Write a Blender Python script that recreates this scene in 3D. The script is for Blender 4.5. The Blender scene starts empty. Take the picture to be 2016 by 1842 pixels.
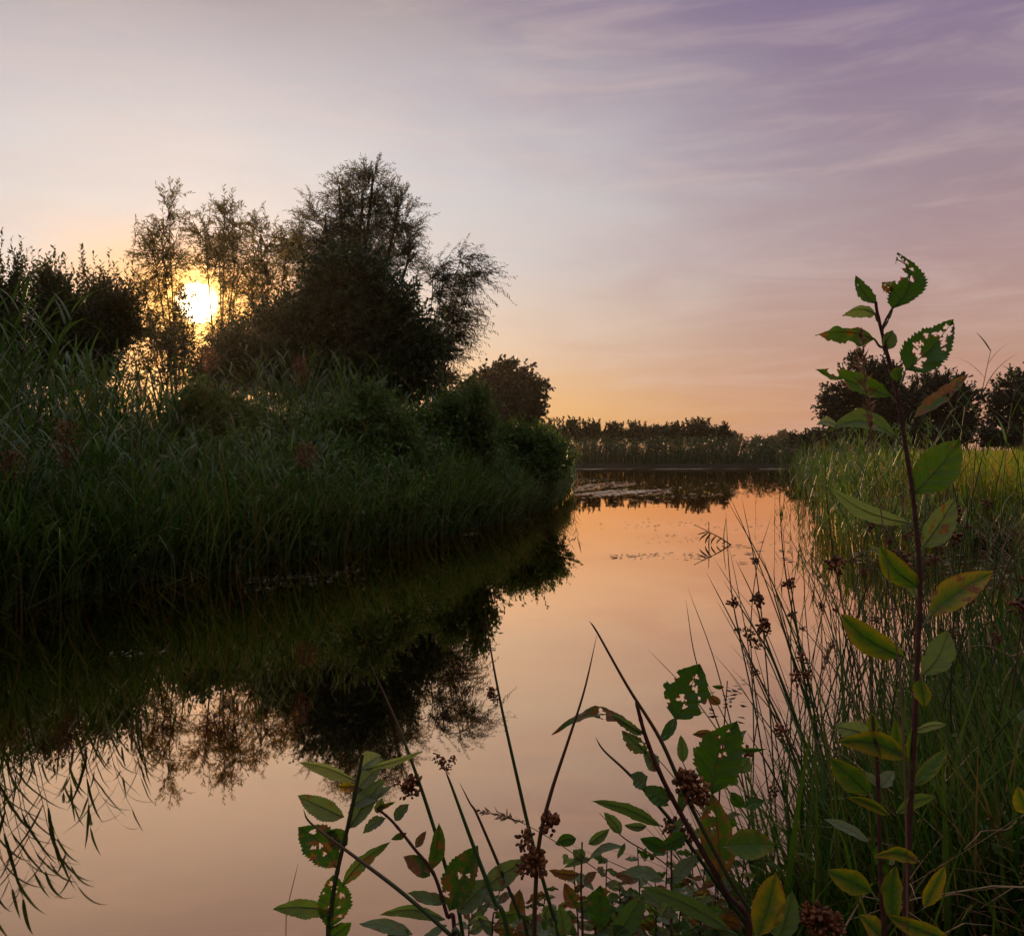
import bpy, math, random
import numpy as np

# ------------------------------------------------------------------ camera, sky, sun
SC = bpy.context.scene
COL = SC.collection
F, H0, CH = 1746.0, 893.0, 0.9        # focal length and horizon in units of a 2016 x 1842 frame; eye height above the water
cam = bpy.data.cameras.new("camera"); camo = bpy.data.objects.new("camera", cam); COL.objects.link(camo)
camo.location = (0, 0, CH); camo.rotation_euler = (math.radians(90), 0, 0)
cam.sensor_width = 36.0; cam.lens = 36.0 * F / 2016.0
cam.shift_y = (H0 - 921.0) / 2016.0
cam.clip_start = 0.02; cam.clip_end = 5000
SC.camera = camo
SC.view_settings.view_transform = 'Standard'; SC.view_settings.look = 'None'
SC.view_settings.exposure = 0.0; SC.view_settings.gamma = 1.0
SC.cycles.max_bounces = 6; SC.cycles.transparent_max_bounces = 4
SC.cycles.diffuse_bounces = 3; SC.cycles.glossy_bounces = 3; SC.cycles.transmission_bounces = 3
SC.cycles.caustics_reflective = False; SC.cycles.caustics_refractive = False
SC.cycles.use_denoising = True

def P(x, y, d):
    return np.array([(x - 1008.0) / F * d, d, CH - (y - H0) / F * d])
def W(x, y):
    d = CH * F / (y - H0)
    return np.array([(x - 1008.0) / F * d, d])
def lin(r, g, b):
    f = lambda c: (c / 255 / 12.92) if c / 255 <= .04045 else ((c / 255 + .055) / 1.055) ** 2.4
    return (f(r), f(g), f(b), 1.0)

SUN_AZ = math.atan2(388 - 1008, F)                      # clockwise from +Y
SUN_EL = math.atan2(H0 - 597, math.hypot(F, 388 - 1008))
def dirvec(az, el): return (math.sin(az) * math.cos(el), math.cos(az) * math.cos(el), math.sin(el))
SUND = dirvec(SUN_AZ, SUN_EL)

class NT:
    def __init__(s, tree): s.t = tree; s.t.nodes.clear()
    def n(s, typ, **kw):
        nd = s.t.nodes.new(typ)
        for k, v in kw.items():
            if k == 'i':
                for kk, vv in v.items():
                    if hasattr(vv, 'is_output') or isinstance(vv, bpy.types.NodeSocket): s.t.links.new(vv, nd.inputs[kk])
                    else: nd.inputs[kk].default_value = vv
            else: setattr(nd, k, v)
        return nd
    def math(s, op, a, b=0.0, c=0.0, clamp=False):
        nd = s.n('ShaderNodeMath', operation=op, use_clamp=clamp, i={0: a, 1: b, 2: c}); return nd.outputs[0]
    def vmath(s, op, a, b=(0, 0, 0)):
        nd = s.n('ShaderNodeVectorMath', operation=op, i={0: a, 1: b}); return nd
    def mix(s, fac, a, b, blend='MIX'):
        nd = s.n('ShaderNodeMix', data_type='RGBA', blend_type=blend)
        for k, v in ((0, fac), (6, a), (7, b)):
            if isinstance(v, bpy.types.NodeSocket): s.t.links.new(v, nd.inputs[k])
            else: nd.inputs[k].default_value = v
        return nd.outputs[2]
    def ss(s, x, a, b):
        nd = s.n('ShaderNodeMapRange', interpolation_type='SMOOTHSTEP', i={0: x, 1: a, 2: b, 3: 0.0, 4: 1.0}); return nd.outputs[0]
    def ramp(s, x, stops, interp='LINEAR'):
        nd = s.n('ShaderNodeValToRGB', i={0: x}); cr = nd.color_ramp; cr.interpolation = interp
        while len(cr.elements) < len(stops): cr.elements.new(0.5)
        for e, (p, c) in zip(cr.elements, stops): e.position = p; e.color = c
        return nd.outputs[0]

world = bpy.data.worlds.new("World"); SC.world = world; world.use_nodes = True
N = NT(world.node_tree)
dv = N.n('ShaderNodeTexCoord').outputs['Generated']
sep = N.n('ShaderNodeSeparateXYZ', i={0: dv})
el = N.math('ARCSINE', N.math('MINIMUM', N.math('MAXIMUM', sep.outputs[2], -1.0), 1.0))
eld = N.math('DIVIDE', N.math('MULTIPLY', el, 57.2958), 60.0, clamp=True)      # 0..60 degrees -> 0..1
away = N.ramp(eld, [(0, lin(196, 138, 108)), (3 / 60, lin(200, 146, 120)), (7 / 60, lin(188, 150, 137)), (12 / 60, lin(177, 148, 150)),
                    (18 / 60, lin(158, 138, 153)), (26 / 60, lin(133, 116, 146)), (38 / 60, lin(185, 175, 190)), (1, lin(240, 236, 240))])
tow = N.ramp(eld, [(0, lin(232, 168, 84)), (3 / 60, lin(232, 184, 120)), (7 / 60, lin(230, 205, 180)), (12 / 60, lin(216, 210, 208)),
                   (18 / 60, lin(211, 208, 211)), (23 / 60, lin(197, 190, 195)), (28 / 60, lin(176, 162, 162)), (38 / 60, lin(205, 198, 200)), (1, lin(240, 236, 240))])  # both ramps brighten overhead, out of view, as added fill light
def angle_to(v):
    return N.math('MULTIPLY', N.math('ARCCOSINE', N.math('MINIMUM', N.vmath('DOT_PRODUCT', N.vmath('NORMALIZE', dv).outputs[0], v).outputs['Value'], 1.0)), 57.2958)
# thin streaky cloud, drawn out along a slant
mp = N.n('ShaderNodeMapping', i={'Vector': dv, 'Rotation': (0, math.radians(-24), 0), 'Scale': (1.5, 1.2, 6.0)})
nz = N.n('ShaderNodeTexNoise', i={'Vector': mp.outputs[0], 'Scale': 2.2, 'Detail': 6.0, 'Roughness': .55, 'Distortion': .5})
mp2 = N.n('ShaderNodeMapping', i={'Vector': dv, 'Rotation': (0, math.radians(-14), 0), 'Scale': (2.0, 2.0, 13.0)})
nz2 = N.n('ShaderNodeTexNoise', i={'Vector': mp2.outputs[0], 'Scale': 2.2, 'Detail': 7.0, 'Roughness': .6, 'Distortion': .8})
azd = N.math('MULTIPLY', N.math('ARCTAN2', sep.outputs[0], sep.outputs[1]), 57.2958)
gx = N.math('MULTIPLY', N.math('ADD', azd, 19.0), .75); gy = N.math('SUBTRACT', N.math('MULTIPLY', el, 57.2958), 12.0)
ga = N.math('SQRT', N.math('ADD', N.math('MULTIPLY', gx, gx), N.math('MULTIPLY', gy, gy)))
ga = N.math('ADD', ga, N.math('MULTIPLY', N.math('SUBTRACT', nz.outputs[0], .5), 22.0))
g = N.math('SUBTRACT', 1.0, N.ss(ga, 8.0, 33.0))
base = N.mix(g, away, tow)
wisp = N.ss(nz2.outputs[0], .42, .82)
base = N.mix(N.math('MULTIPLY', wisp, .32), base, lin(226, 200, 190))
shade = N.math('ADD', .88, N.math('MULTIPLY', nz.outputs[0], .26))
base = N.mix(1.0, base, N.n('ShaderNodeCombineXYZ', i={0: shade, 1: shade, 2: shade}).outputs[0], 'MULTIPLY')
below = N.ss(sep.outputs[2], -.03, 0.0)
back = N.n('ShaderNodeMapRange', i={0: sep.outputs[1], 1: -.55, 2: .25, 3: .42, 4: 1.0}).outputs[0]       # the sky away from the sun is already darker
base = N.mix(1.0, base, N.n('ShaderNodeCombineXYZ', i={0: back, 1: back, 2: back}).outputs[0], 'MULTIPLY')
base = N.mix(below, (0.02, .018, .012, 1), base)
sky = N.n('ShaderNodeTexSky', sky_type='NISHITA', sun_disc=False, sun_elevation=SUN_EL, sun_rotation=SUN_AZ, air_density=1.5, dust_density=2.0)
bg0 = N.n('ShaderNodeBackground', i={0: sky.outputs[0], 1: 0.05})
sa = angle_to(SUND)
core = N.math('SUBTRACT', 1.0, N.ss(sa, .6, 1.35))
halo = N.math('POWER', N.math('SUBTRACT', 1.0, N.math('DIVIDE', sa, 10.0, clamp=True)), 1.1)
halo = N.math('MULTIPLY', halo, N.math('SUBTRACT', 1.0, N.ss(sep.outputs[2], .17, .26)))
hal2 = N.math('POWER', N.math('SUBTRACT', 1.0, N.math('DIVIDE', sa, 3.6, clamp=True)), 2.0)
base = N.mix(N.math('MULTIPLY', halo, 1.15, clamp=True), base, (1.25, .50, .07, 1))
base = N.mix(1.0, base, N.mix(hal2, (0, 0, 0, 1), (3.4, 2.0, .6, 1)), 'ADD')
base = N.mix(1.0, base, N.mix(core, (0, 0, 0, 1), (16, 13, 8, 1)), 'ADD')
bg1 = N.n('ShaderNodeBackground', i={0: base, 1: 1.0})
mx = N.n('ShaderNodeMixShader', i={0: .94, 1: bg0.outputs[0], 2: bg1.outputs[0]})
N.n('ShaderNodeOutputWorld', i={0: mx.outputs[0]})

sl = bpy.data.lights.new("sun", 'SUN'); sl.energy = 5.0; sl.angle = math.radians(.5); sl.color = (1.0, .60, .28)
slo = bpy.data.objects.new("sun", sl); COL.objects.link(slo)
from mathutils import Vector
slo.rotation_euler = Vector(SUND).to_track_quat('Z', 'Y').to_euler()

# ------------------------------------------------------------------ materials
def mat(name):
    m = bpy.data.materials.new(name); m.use_nodes = True
    return m, NT(m.node_tree)
def leaf_material(name, green, pale, dry, trans=.3, rough=.5, spec=.35, dry_at=.8, scale=3.0):
    """tone attribute: r = leaf to leaf variation, g = dryness"""
    m, n = mat(name)
    at = n.n('ShaderNodeAttribute', attribute_name='tone')
    s = n.n('ShaderNodeSeparateColor', i={0: at.outputs['Color']})
    c = n.mix(s.outputs[0], green, pale)
    c = n.mix(n.ss(s.outputs[1], dry_at - .25, dry_at + .1), c, dry)
    b = n.n('ShaderNodeBsdfPrincipled', i={'Base Color': c, 'Roughness': rough, 'Specular IOR Level': spec})
    t = n.n('ShaderNodeBsdfTranslucent', i={0: n.mix(.5, c, n.mix(1.0, c, (1.6, 1.7, .5, 1), 'MULTIPLY'))})
    x = n.n('ShaderNodeMixShader', i={0: trans, 1: b.outputs[0], 2: t.outputs[0]})
    n.n('ShaderNodeOutputMaterial', i={0: x.outputs[0]})
    return m
def bark_material(name, a, b, scale=8.0):
    m, n = mat(name)
    tc = n.n('ShaderNodeTexCoord')
    z = n.n('ShaderNodeTexNoise', i={'Vector': tc.outputs['Object'], 'Scale': scale, 'Detail': 5.0})
    c = n.mix(z.outputs[0], a, b)
    bp = n.n('ShaderNodeBump', i={'Strength': .5, 'Distance': .01, 'Height': z.outputs[0]})
    p = n.n('ShaderNodeBsdfPrincipled', i={'Base Color': c, 'Roughness': .8, 'Normal': bp.outputs[0]})
    n.n('ShaderNodeOutputMaterial', i={0: p.outputs[0]})
    return m
def hero_leaf_material():
    m, n = mat('broad_leaf')
    at = n.n('ShaderNodeAttribute', attribute_name='tone')
    s = n.n('ShaderNodeSeparateColor', i={0: at.outputs['Color']})
    u = at.outputs['Alpha']
    wr = n.n('ShaderNodeAttribute', attribute_name='wear')
    w = n.n('ShaderNodeSeparateColor', i={0: wr.outputs['Color']})
    tc = n.n('ShaderNodeTexCoord').outputs['Object']
    z1 = n.n('ShaderNodeTexNoise', i={'Vector': tc, 'Scale': 60.0, 'Detail': 5.0, 'Roughness': .65}).outputs[0]
    z2 = n.n('ShaderNodeTexNoise', i={'Vector': tc, 'Scale': 420.0, 'Detail': 3.0}).outputs[0]
    c = n.mix(s.outputs[0], (.030, .105, .012, 1), (.10, .20, .018, 1))
    c = n.mix(n.math('MULTIPLY', w.outputs[1], .85), c, (.28, .32, .22, 1))           # felted grey-green side
    c = n.mix(n.math('MULTIPLY', n.math('SUBTRACT', z2, .5), .7, clamp=True), c, (.10, .14, .05, 1))
    ed = n.math('ADD', n.math('MULTIPLY', s.outputs[2], .75), n.math('ADD', n.math('MULTIPLY', z1, .9), n.math('MULTIPLY', u, .22)))
    yl = n.math('MULTIPLY', s.outputs[1], n.ss(n.math('ADD', ed, n.math('MULTIPLY', s.outputs[1], .5)), .95, 1.65))
    c = n.mix(yl, c, (.42, .29, .018, 1))
    rd = n.math('MULTIPLY', n.ss(s.outputs[1], .35, .8), n.ss(ed, 1.15, 1.55))
    c = n.mix(rd, c, (.36, .12, .015, 1))
    # veins
    vein = n.math('FRACT', n.math('SUBTRACT', n.math('MULTIPLY', u, 11.0), n.math('MULTIPLY', s.outputs[2], 2.6)))
    vein = n.ss(n.math('ABSOLUTE', n.math('SUBTRACT', vein, .5)), .36, .5)
    rib = n.math('SUBTRACT', 1.0, n.ss(s.outputs[2], .02, .08))
    ve = n.math('MAXIMUM', n.math('MULTIPLY', vein, .35), n.math('MULTIPLY', rib, .6))
    c = n.mix(ve, c, (.13, .17, .06, 1))
    # dead brown patches
    br = n.math('MULTIPLY', n.ss(w.outputs[0], 0.0, .3), n.ss(n.math('ADD', z1, n.math('MULTIPLY', w.outputs[0], .32)), .66, .74))
    c = n.mix(br, c, n.mix(z2, (.14, .05, .02, 1), (.30, .15, .06, 1)))
    bp = n.n('ShaderNodeBump', i={'Strength': .6, 'Distance': .0012, 'Height': n.math('ADD', z2, n.math('MULTIPLY', ve, -1.5))})
    p = n.n('ShaderNodeBsdfPrincipled', i={'Base Color': c, 'Roughness': .5, 'Specular IOR Level': .4, 'Normal': bp.outputs[0]})
    t = n.n('ShaderNodeBsdfTranslucent', i={0: n.mix(1.0, c, (1.9, 1.9, .6, 1), 'MULTIPLY')})
    x = n.n('ShaderNodeMixShader', i={0: .38, 1: p.outputs[0], 2: t.outputs[0]})
    n.n('ShaderNodeOutputMaterial', i={0: x.outputs[0]})
    return m
def water_material():
    m, n = mat('still_water')
    tc = n.n('ShaderNodeTexCoord').outputs['Object']
    z = n.n('ShaderNodeTexNoise', i={'Vector': tc, 'Scale': 1.3, 'Detail': 3.0, 'Roughness': .45}).outputs[0]
    bp = n.n('ShaderNodeBump', i={'Strength': .05, 'Distance': .02, 'Height': z})
    lw = n.n('ShaderNodeFresnel', i={'IOR': 1.33, 'Normal': bp.outputs[0]})
    fac = n.n('ShaderNodeMapRange', i={0: lw.outputs[0], 1: .02, 2: .36, 3: .60, 4: 1.0}).outputs[0]
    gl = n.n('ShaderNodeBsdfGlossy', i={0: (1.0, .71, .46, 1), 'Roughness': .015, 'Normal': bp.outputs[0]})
    df = n.n('ShaderNodeBsdfDiffuse', i={0: (.004, .004, .002, 1)})
    x = n.n('ShaderNodeMixShader', i={0: fac, 1: df.outputs[0], 2: gl.outputs[0]})
    n.n('ShaderNodeOutputMaterial', i={0: x.outputs[0]})
    return m
def ground_material():
    m, n = mat('bank_soil')
    tc = n.n('ShaderNodeTexCoord').outputs['Object']
    z = n.n('ShaderNodeTexNoise', i={'Vector': tc, 'Scale': .6, 'Detail': 8.0, 'Roughness': .65}).outputs[0]
    z2 = n.n('ShaderNodeTexNoise', i={'Vector': tc, 'Scale': 14.0, 'Detail': 5.0}).outputs[0]
    c = n.mix(z, (.012, .010, .006, 1), (.018, .022, .008, 1))
    c = n.mix(n.math('MULTIPLY', z2, .5), c, (.025, .018, .01, 1))
    bp = n.n('ShaderNodeBump', i={'Strength': .8, 'Distance': .05, 'Height': z2})
    p = n.n('ShaderNodeBsdfPrincipled', i={'Base Color': c, 'Roughness': .95, 'Specular IOR Level': .1, 'Normal': bp.outputs[0]})
    n.n('ShaderNodeOutputMaterial', i={0: p.outputs[0]})
    return m

M = {
    'young': leaf_material('sunglow_willow_leaf', (.08, .075, .018, 1), (.16, .12, .028, 1), (.22, .12, .03, 1), .62, dry_at=.95),  # golden sun glare put into the leaf colour of the willows near the sun
    'willow': leaf_material('willow_leaf', (.045, .055, .018, 1), (.09, .085, .03, 1), (.16, .10, .03, 1), .5, dry_at=.95),
    'dark': leaf_material('dark_leaf', (.016, .036, .009, 1), (.045, .075, .016, 1), (.07, .05, .02, 1), .18, dry_at=.97),
    'sallow': leaf_material('sallow_leaf', (.025, .040, .010, 1), (.055, .06, .015, 1), (.12, .07, .02, 1), .42, dry_at=.95),
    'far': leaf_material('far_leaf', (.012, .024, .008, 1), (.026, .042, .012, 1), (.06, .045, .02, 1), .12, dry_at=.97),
    'reed': leaf_material('reed_leaf', (.010, .034, .006, 1), (.075, .145, .020, 1), (.17, .10, .045, 1), .35, .45, .35, dry_at=.93),
    'herb': leaf_material('herb_leaf', (.025, .075, .012, 1), (.10, .165, .03, 1), (.17, .11, .04, 1), .3, dry_at=.93),
    'meadow': leaf_material('meadow_grass', (.085, .18, .010, 1), (.20, .26, .015, 1), (.34, .19, .03, 1), .4, .5, .3, dry_at=.75),
    'turf': leaf_material('bank_grass', (.014, .055, .007, 1), (.11, .18, .018, 1), (.24, .15, .06, 1), .4, .55, .2, dry_at=.9),
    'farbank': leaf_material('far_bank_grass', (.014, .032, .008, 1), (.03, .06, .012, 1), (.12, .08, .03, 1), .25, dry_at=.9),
    'rush': leaf_material('rush_stem', (.016, .055, .013, 1), (.06, .12, .026, 1), (.10, .055, .025, 1), .0, .4, .45, dry_at=.7),
    'seed': leaf_material('rush_seed', (.070, .022, .009, 1), (.30, .11, .032, 1), (.22, .10, .04, 1), .0, .6, .3),
    'straw': leaf_material('straw', (.20, .115, .06, 1), (.34, .21, .12, 1), (.4, .27, .16, 1), .15, .6, .2),
    'rib': bark_material('leaf_rib', (.15, .18, .07, 1), (.24, .25, .11, 1), 60.0),
    'stem': bark_material('red_stem', (.055, .018, .014, 1), (.12, .045, .030, 1), 60.0),
    'greenstem': bark_material('green_stem', (.03, .05, .012, 1), (.075, .07, .025, 1), 60.0),
    'bark': bark_material('bark', (.030, .024, .018, 1), (.07, .055, .04, 1), 5.0),
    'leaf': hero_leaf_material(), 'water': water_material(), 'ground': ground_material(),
    'weed': leaf_material('floating_weed', (.10, .105, .055, 1), (.27, .25, .17, 1), (.3, .22, .13, 1), .0, .22, .9, dry_at=.9),
    'darkweed': leaf_material('sunken_weed', (.03, .028, .015, 1), (.07, .06, .03, 1), (.12, .08, .04, 1), .0, .5, .3, dry_at=.9),
}

# ------------------------------------------------------------------ mesh building
class MB:
    def __init__(s): s.v = []; s.q = []; s.c = []; s.w = []; s.mi = []; s.n = 0
    def add(s, V, Q, C, wear=None, mi=0):
        V = np.asarray(V, float).reshape(-1, 3); Q = np.asarray(Q, int).reshape(-1, 4)
        C = np.broadcast_to(np.asarray(C, float), (len(V), 4))
        s.v.append(V); s.q.append(Q + s.n); s.c.append(C)
        s.w.append(np.broadcast_to(np.asarray((0, 0, 0, 1) if wear is None else wear, float), (len(V), 4)))
        s.mi.append(np.full(len(Q), mi)); s.n += len(V)
    def build(s, name, mats, parent=None, origin=None, smooth=True):
        V = np.concatenate(s.v); Q = np.concatenate(s.q); C = np.concatenate(s.c); Wr = np.concatenate(s.w)
        if origin is not None: V = V - np.asarray(origin)
        me = bpy.data.meshes.new(name)
        me.vertices.add(len(V)); me.vertices.foreach_set('co', V.astype(np.float32).ravel())
        me.loops.add(len(Q) * 4); me.loops.foreach_set('vertex_index', Q.astype(np.int32).ravel())
        me.polygons.add(len(Q)); me.polygons.foreach_set('loop_start', np.arange(0, len(Q) * 4, 4, dtype=np.int32))
        mats = mats if isinstance(mats, (list, tuple)) else [mats]
        for m in mats: me.materials.append(m)
        me.polygons.foreach_set('material_index', np.concatenate(s.mi).astype(np.int32))
        me.polygons.foreach_set('use_smooth', np.full(len(Q), smooth))
        me.update(calc_edges=True)
        a = me.attributes.new('tone', 'FLOAT_COLOR', 'POINT'); a.data.foreach_set('color', C.astype(np.float32).ravel())
        if np.any(Wr[:, :3] > 0):
            a = me.attributes.new('wear', 'FLOAT_COLOR', 'POINT'); a.data.foreach_set('color', Wr.astype(np.float32).ravel())
        o = bpy.data.objects.new(name, me); COL.objects.link(o)
        if parent is not None: o.parent = parent
        elif origin is not None: o.location = tuple(origin)
        return o
def tag(o, label=None, cat=None, group=None, kind=None):
    for k, v in (('label', label), ('category', cat), ('group', group), ('kind', kind)):
        if v: o[k] = v
    return o
def empty(name, loc, label, cat, group=None):
    o = bpy.data.objects.new(name, None); COL.objects.link(o); o.location = tuple(float(x) for x in loc)
    o.empty_display_size = .05
    return tag(o, label, cat, group)
def copy_thing(o, loc, rz, sc, label=None, group=None, tilt=(0, 0)):
    c = o.copy(); COL.objects.link(c); c.location = tuple(float(x) for x in loc); c.rotation_euler = (tilt[0], tilt[1], rz); c.scale = (sc, sc, sc)
    if label: c['label'] = label
    if group: c['group'] = group
    for ch in o.children:
        d = ch.copy(); COL.objects.link(d); d.parent = c
    return c
def unit(a):
    a = np.asarray(a, float)
    return a / np.maximum(np.linalg.norm(a, axis=-1, keepdims=True), 1e-9)
def tubes(mb, paths, rad, sides=4, tone=None, mi=0, rng=None):
    """paths (N,K,3), rad (N,K)"""
    paths = np.asarray(paths, float); rad = np.asarray(rad, float)
    if paths.ndim == 2: paths = paths[None]; rad = rad[None]
    n, k, _ = paths.shape
    t = unit(np.gradient(paths, axis=1))
    ref = np.where(np.abs(t[..., 2:3]) > .9, np.array([1., 0, 0]), np.array([0, 0, 1.]))
    a = unit(np.cross(t, ref)); b = np.cross(t, a)
    ang = np.arange(sides) * 2 * np.pi / sides
    ring = a[:, :, None, :] * np.cos(ang)[None, None, :, None] + b[:, :, None, :] * np.sin(ang)[None, None, :, None]
    V = paths[:, :, None, :] + ring * rad[:, :, None, None]
    idx = np.arange(n * k * sides).reshape(n, k, sides)
    nx = np.roll(idx, -1, axis=2)
    Q = np.stack([idx[:, :-1], nx[:, :-1], nx[:, 1:], idx[:, 1:]], -1).reshape(-1, 4)
    if tone is None: tone = np.tile((.4, 0, 0, 1), (n, 1))
    tone = np.broadcast_to(np.asarray(tone, float), (n, 4))
    C = np.broadcast_to(tone[:, None, None, :], (n, k, sides, 4)).reshape(-1, 4)
    mb.add(V.reshape(-1, 3), Q, C, mi=mi)
def diamonds(mb, base, d, up, L, Wd, tone, wide=.42, droop=0.0, mi=0):
    """small far leaves, one kite-shaped face each, or two when droop is set"""
    base = np.asarray(base); d = unit(d); n = len(base)
    s = unit(np.cross(d, up)); L = np.asarray(L)[:, None]; Wd = np.asarray(Wd)[:, None]
    nn = np.cross(s, d)
    m = base + d * L * wide + nn * L * .06
    tip = base + d * L - np.array([0, 0, 1.]) * L * droop
    V = np.stack([base, m + s * Wd * .5, tip, m - s * Wd * .5], 1).reshape(-1, 3)
    Q = np.arange(n * 4).reshape(n, 4)
    mb.add(V, Q, np.repeat(tone, 4, axis=0), mi=mi)
def blades(mb, root, az, L, wd, lean, curve, tone, k=4, face=None, lift=None, prof=None):
    """grass blades: strips that rise from root, lean towards az and bend over; all arrays of length N"""
    n = len(root); t = np.linspace(0, 1, k + 1)
    h = np.stack([np.sin(az), np.cos(az), np.zeros(n)], 1)
    th0 = lean[:, None] + curve[:, None] * t[None, :] ** 1.3          # angle from the vertical
    ds = (L / k)[:, None]
    dx = np.cumsum(np.sin(th0) * ds, 1) - np.sin(th0) * ds; dz = np.cumsum(np.cos(th0) * ds, 1) - np.cos(th0) * ds
    c = root[:, None, :] + h[:, None, :] * dx[..., None] + np.array([0, 0, 1.]) * dz[..., None]
    fa = az + np.pi / 2 if face is None else face
    s = np.stack([np.sin(fa), np.cos(fa), np.zeros(n)], 1)
    pr = (np.array([.75, 1.0, .85, .55, .06]) if k == 4 else np.interp(t, [0, .3, .7, 1], [.8, 1, .7, .05])) if prof is None else prof
    w = wd[:, None] * pr[None, :] * .5
    V = np.stack([c - s[:, None, :] * w[..., None], c + s[:, None, :] * w[..., None]], 2).reshape(-1, 3)
    i = (np.arange(n)[:, None] * (2 * (k + 1)) + 2 * np.arange(k)[None, :])
    Q = np.stack([i, i + 1, i + 3, i + 2], -1).reshape(-1, 4)
    mb.add(V, Q, np.repeat(tone, 2 * (k + 1), axis=0))
    return c
def tones(rng, n, dry=.08, lo=0., hi=1.):
    return np.stack([rng.uniform(lo, hi, n), np.where(rng.rand(n) < dry, rng.uniform(.7, 1, n), rng.uniform(0, .4, n)), np.zeros(n), np.ones(n)], 1)
def spline(pts, k):
    """Catmull-Rom through pts, k samples"""
    p = np.asarray(pts, float); p = np.vstack([2 * p[0] - p[1], p, 2 * p[-1] - p[-2]])
    m = len(p) - 3; ts = np.linspace(0, m - 1e-6, k); i = ts.astype(int); t = (ts - i)[:, None]
    a, b, c, d = p[i], p[i + 1], p[i + 2], p[i + 3]
    return .5 * (2 * b + (c - a) * t + (2 * a - 5 * b + 4 * c - d) * t ** 2 + (3 * b - a - 3 * c + d) * t ** 3)

# ------------------------------------------------------------------ water and ground
shore = [(-14, -1.0), (-6, .25), (-2, .8), (-.5, 1.0), (.12, 1.12), (.36, 1.42)] + [tuple(W(*p)) for p in
         ((1580, 1800), (1690, 1640), (1800, 1500), (1890, 1400), (1990, 1300), (2110, 1200), (1990, 1078), (1860, 1068), (1700, 1035), (1640, 1000),
          (1612, 960), (1602, 928), (1580, 921.3), (1400, 921.5), (1130, 921.5))] + [(-4, 52), (-2.5, 36)] + [tuple(W(*p)) for p in
         ((1128, 952), (1118, 975), (1085, 997), (1000, 1027), (850, 1056), (600, 1098), (300, 1142), (0, 1195))] + [(-5.5, 4.3), (-14, 2.6)]
SH = np.array(shore)
def inside(p):
    x, y = p[:, 0], p[:, 1]; r = np.zeros(len(p), bool)
    for a, b in zip(SH, np.roll(SH, -1, 0)):
        c = ((a[1] > y) != (b[1] > y)) & (x < (b[0] - a[0]) * (y - a[1]) / (b[1] - a[1] + 1e-12) + a[0]); r ^= c
    return r
def shore_dist(p):
    p = np.asarray(p, float).reshape(-1, 2); d = np.full(len(p), 1e9)
    for a, b in zip(SH, np.roll(SH, -1, 0)):
        ab = b - a; t = np.clip(((p - a) @ ab) / (ab @ ab), 0, 1); d = np.minimum(d, np.linalg.norm(p - a - t[:, None] * ab, axis=1))
    return np.where(inside(p), -d, d)
def wob(x, y): return .05 * np.sin(1.7 * x + .6 * y) + .04 * np.sin(2.9 * y - 1.1 * x + 1) + .02 * np.sin(7 * x + 5 * y)
def ground_z(p):
    p = np.asarray(p, float).reshape(-1, 2); s = shore_dist(p)
    up = .22 * (1 - np.exp(-np.maximum(s, 0) / .5)) + .18 * (1 - np.exp(-np.maximum(s, 0) / 6)) + wob(p[:, 0], p[:, 1]) * np.clip(s, 0, 1) * .6
    return np.where(s > 0, up, np.maximum(s * .6, -.6))
def grid(xs, ys):
    X, Y = np.meshgrid(xs, ys); p = np.stack([X.ravel(), Y.ravel()], 1)
    i = np.arange(len(xs) * len(ys)).reshape(len(ys), len(xs))
    Q = np.stack([i[:-1, :-1], i[:-1, 1:], i[1:, 1:], i[1:, :-1]], -1).reshape(-1, 4)
    return p, Q
sp = lambda n, a, pw: np.sign(np.linspace(-1, 1, n)) * np.abs(np.linspace(-1, 1, n)) ** pw * a
xs = sp(241, 1500, 4.0); ys = np.concatenate([np.linspace(-60, -2, 16)[:-1], np.linspace(-2, 14, 150)[:-1], np.linspace(14, 70, 110)[:-1], 70 + 1800 * np.linspace(0, 1, 30) ** 2.5])
pg, qg = grid(xs, ys)
mb = MB(); mb.add(np.column_stack([pg, ground_z(pg)]), qg, (.5, 0, 0, 1))
tag(mb.build('ground', M['ground']), kind='structure')
mb = MB(); mb.add([(-60, -8, 0), (70, -8, 0), (70, 75, 0), (-60, 75, 0)], [(0, 1, 2, 3)], (.5, 0, 0, 1))
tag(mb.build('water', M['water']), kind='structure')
def on_ground(x, y): return np.array([x, y, float(ground_z([(x, y)])[0])])

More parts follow.
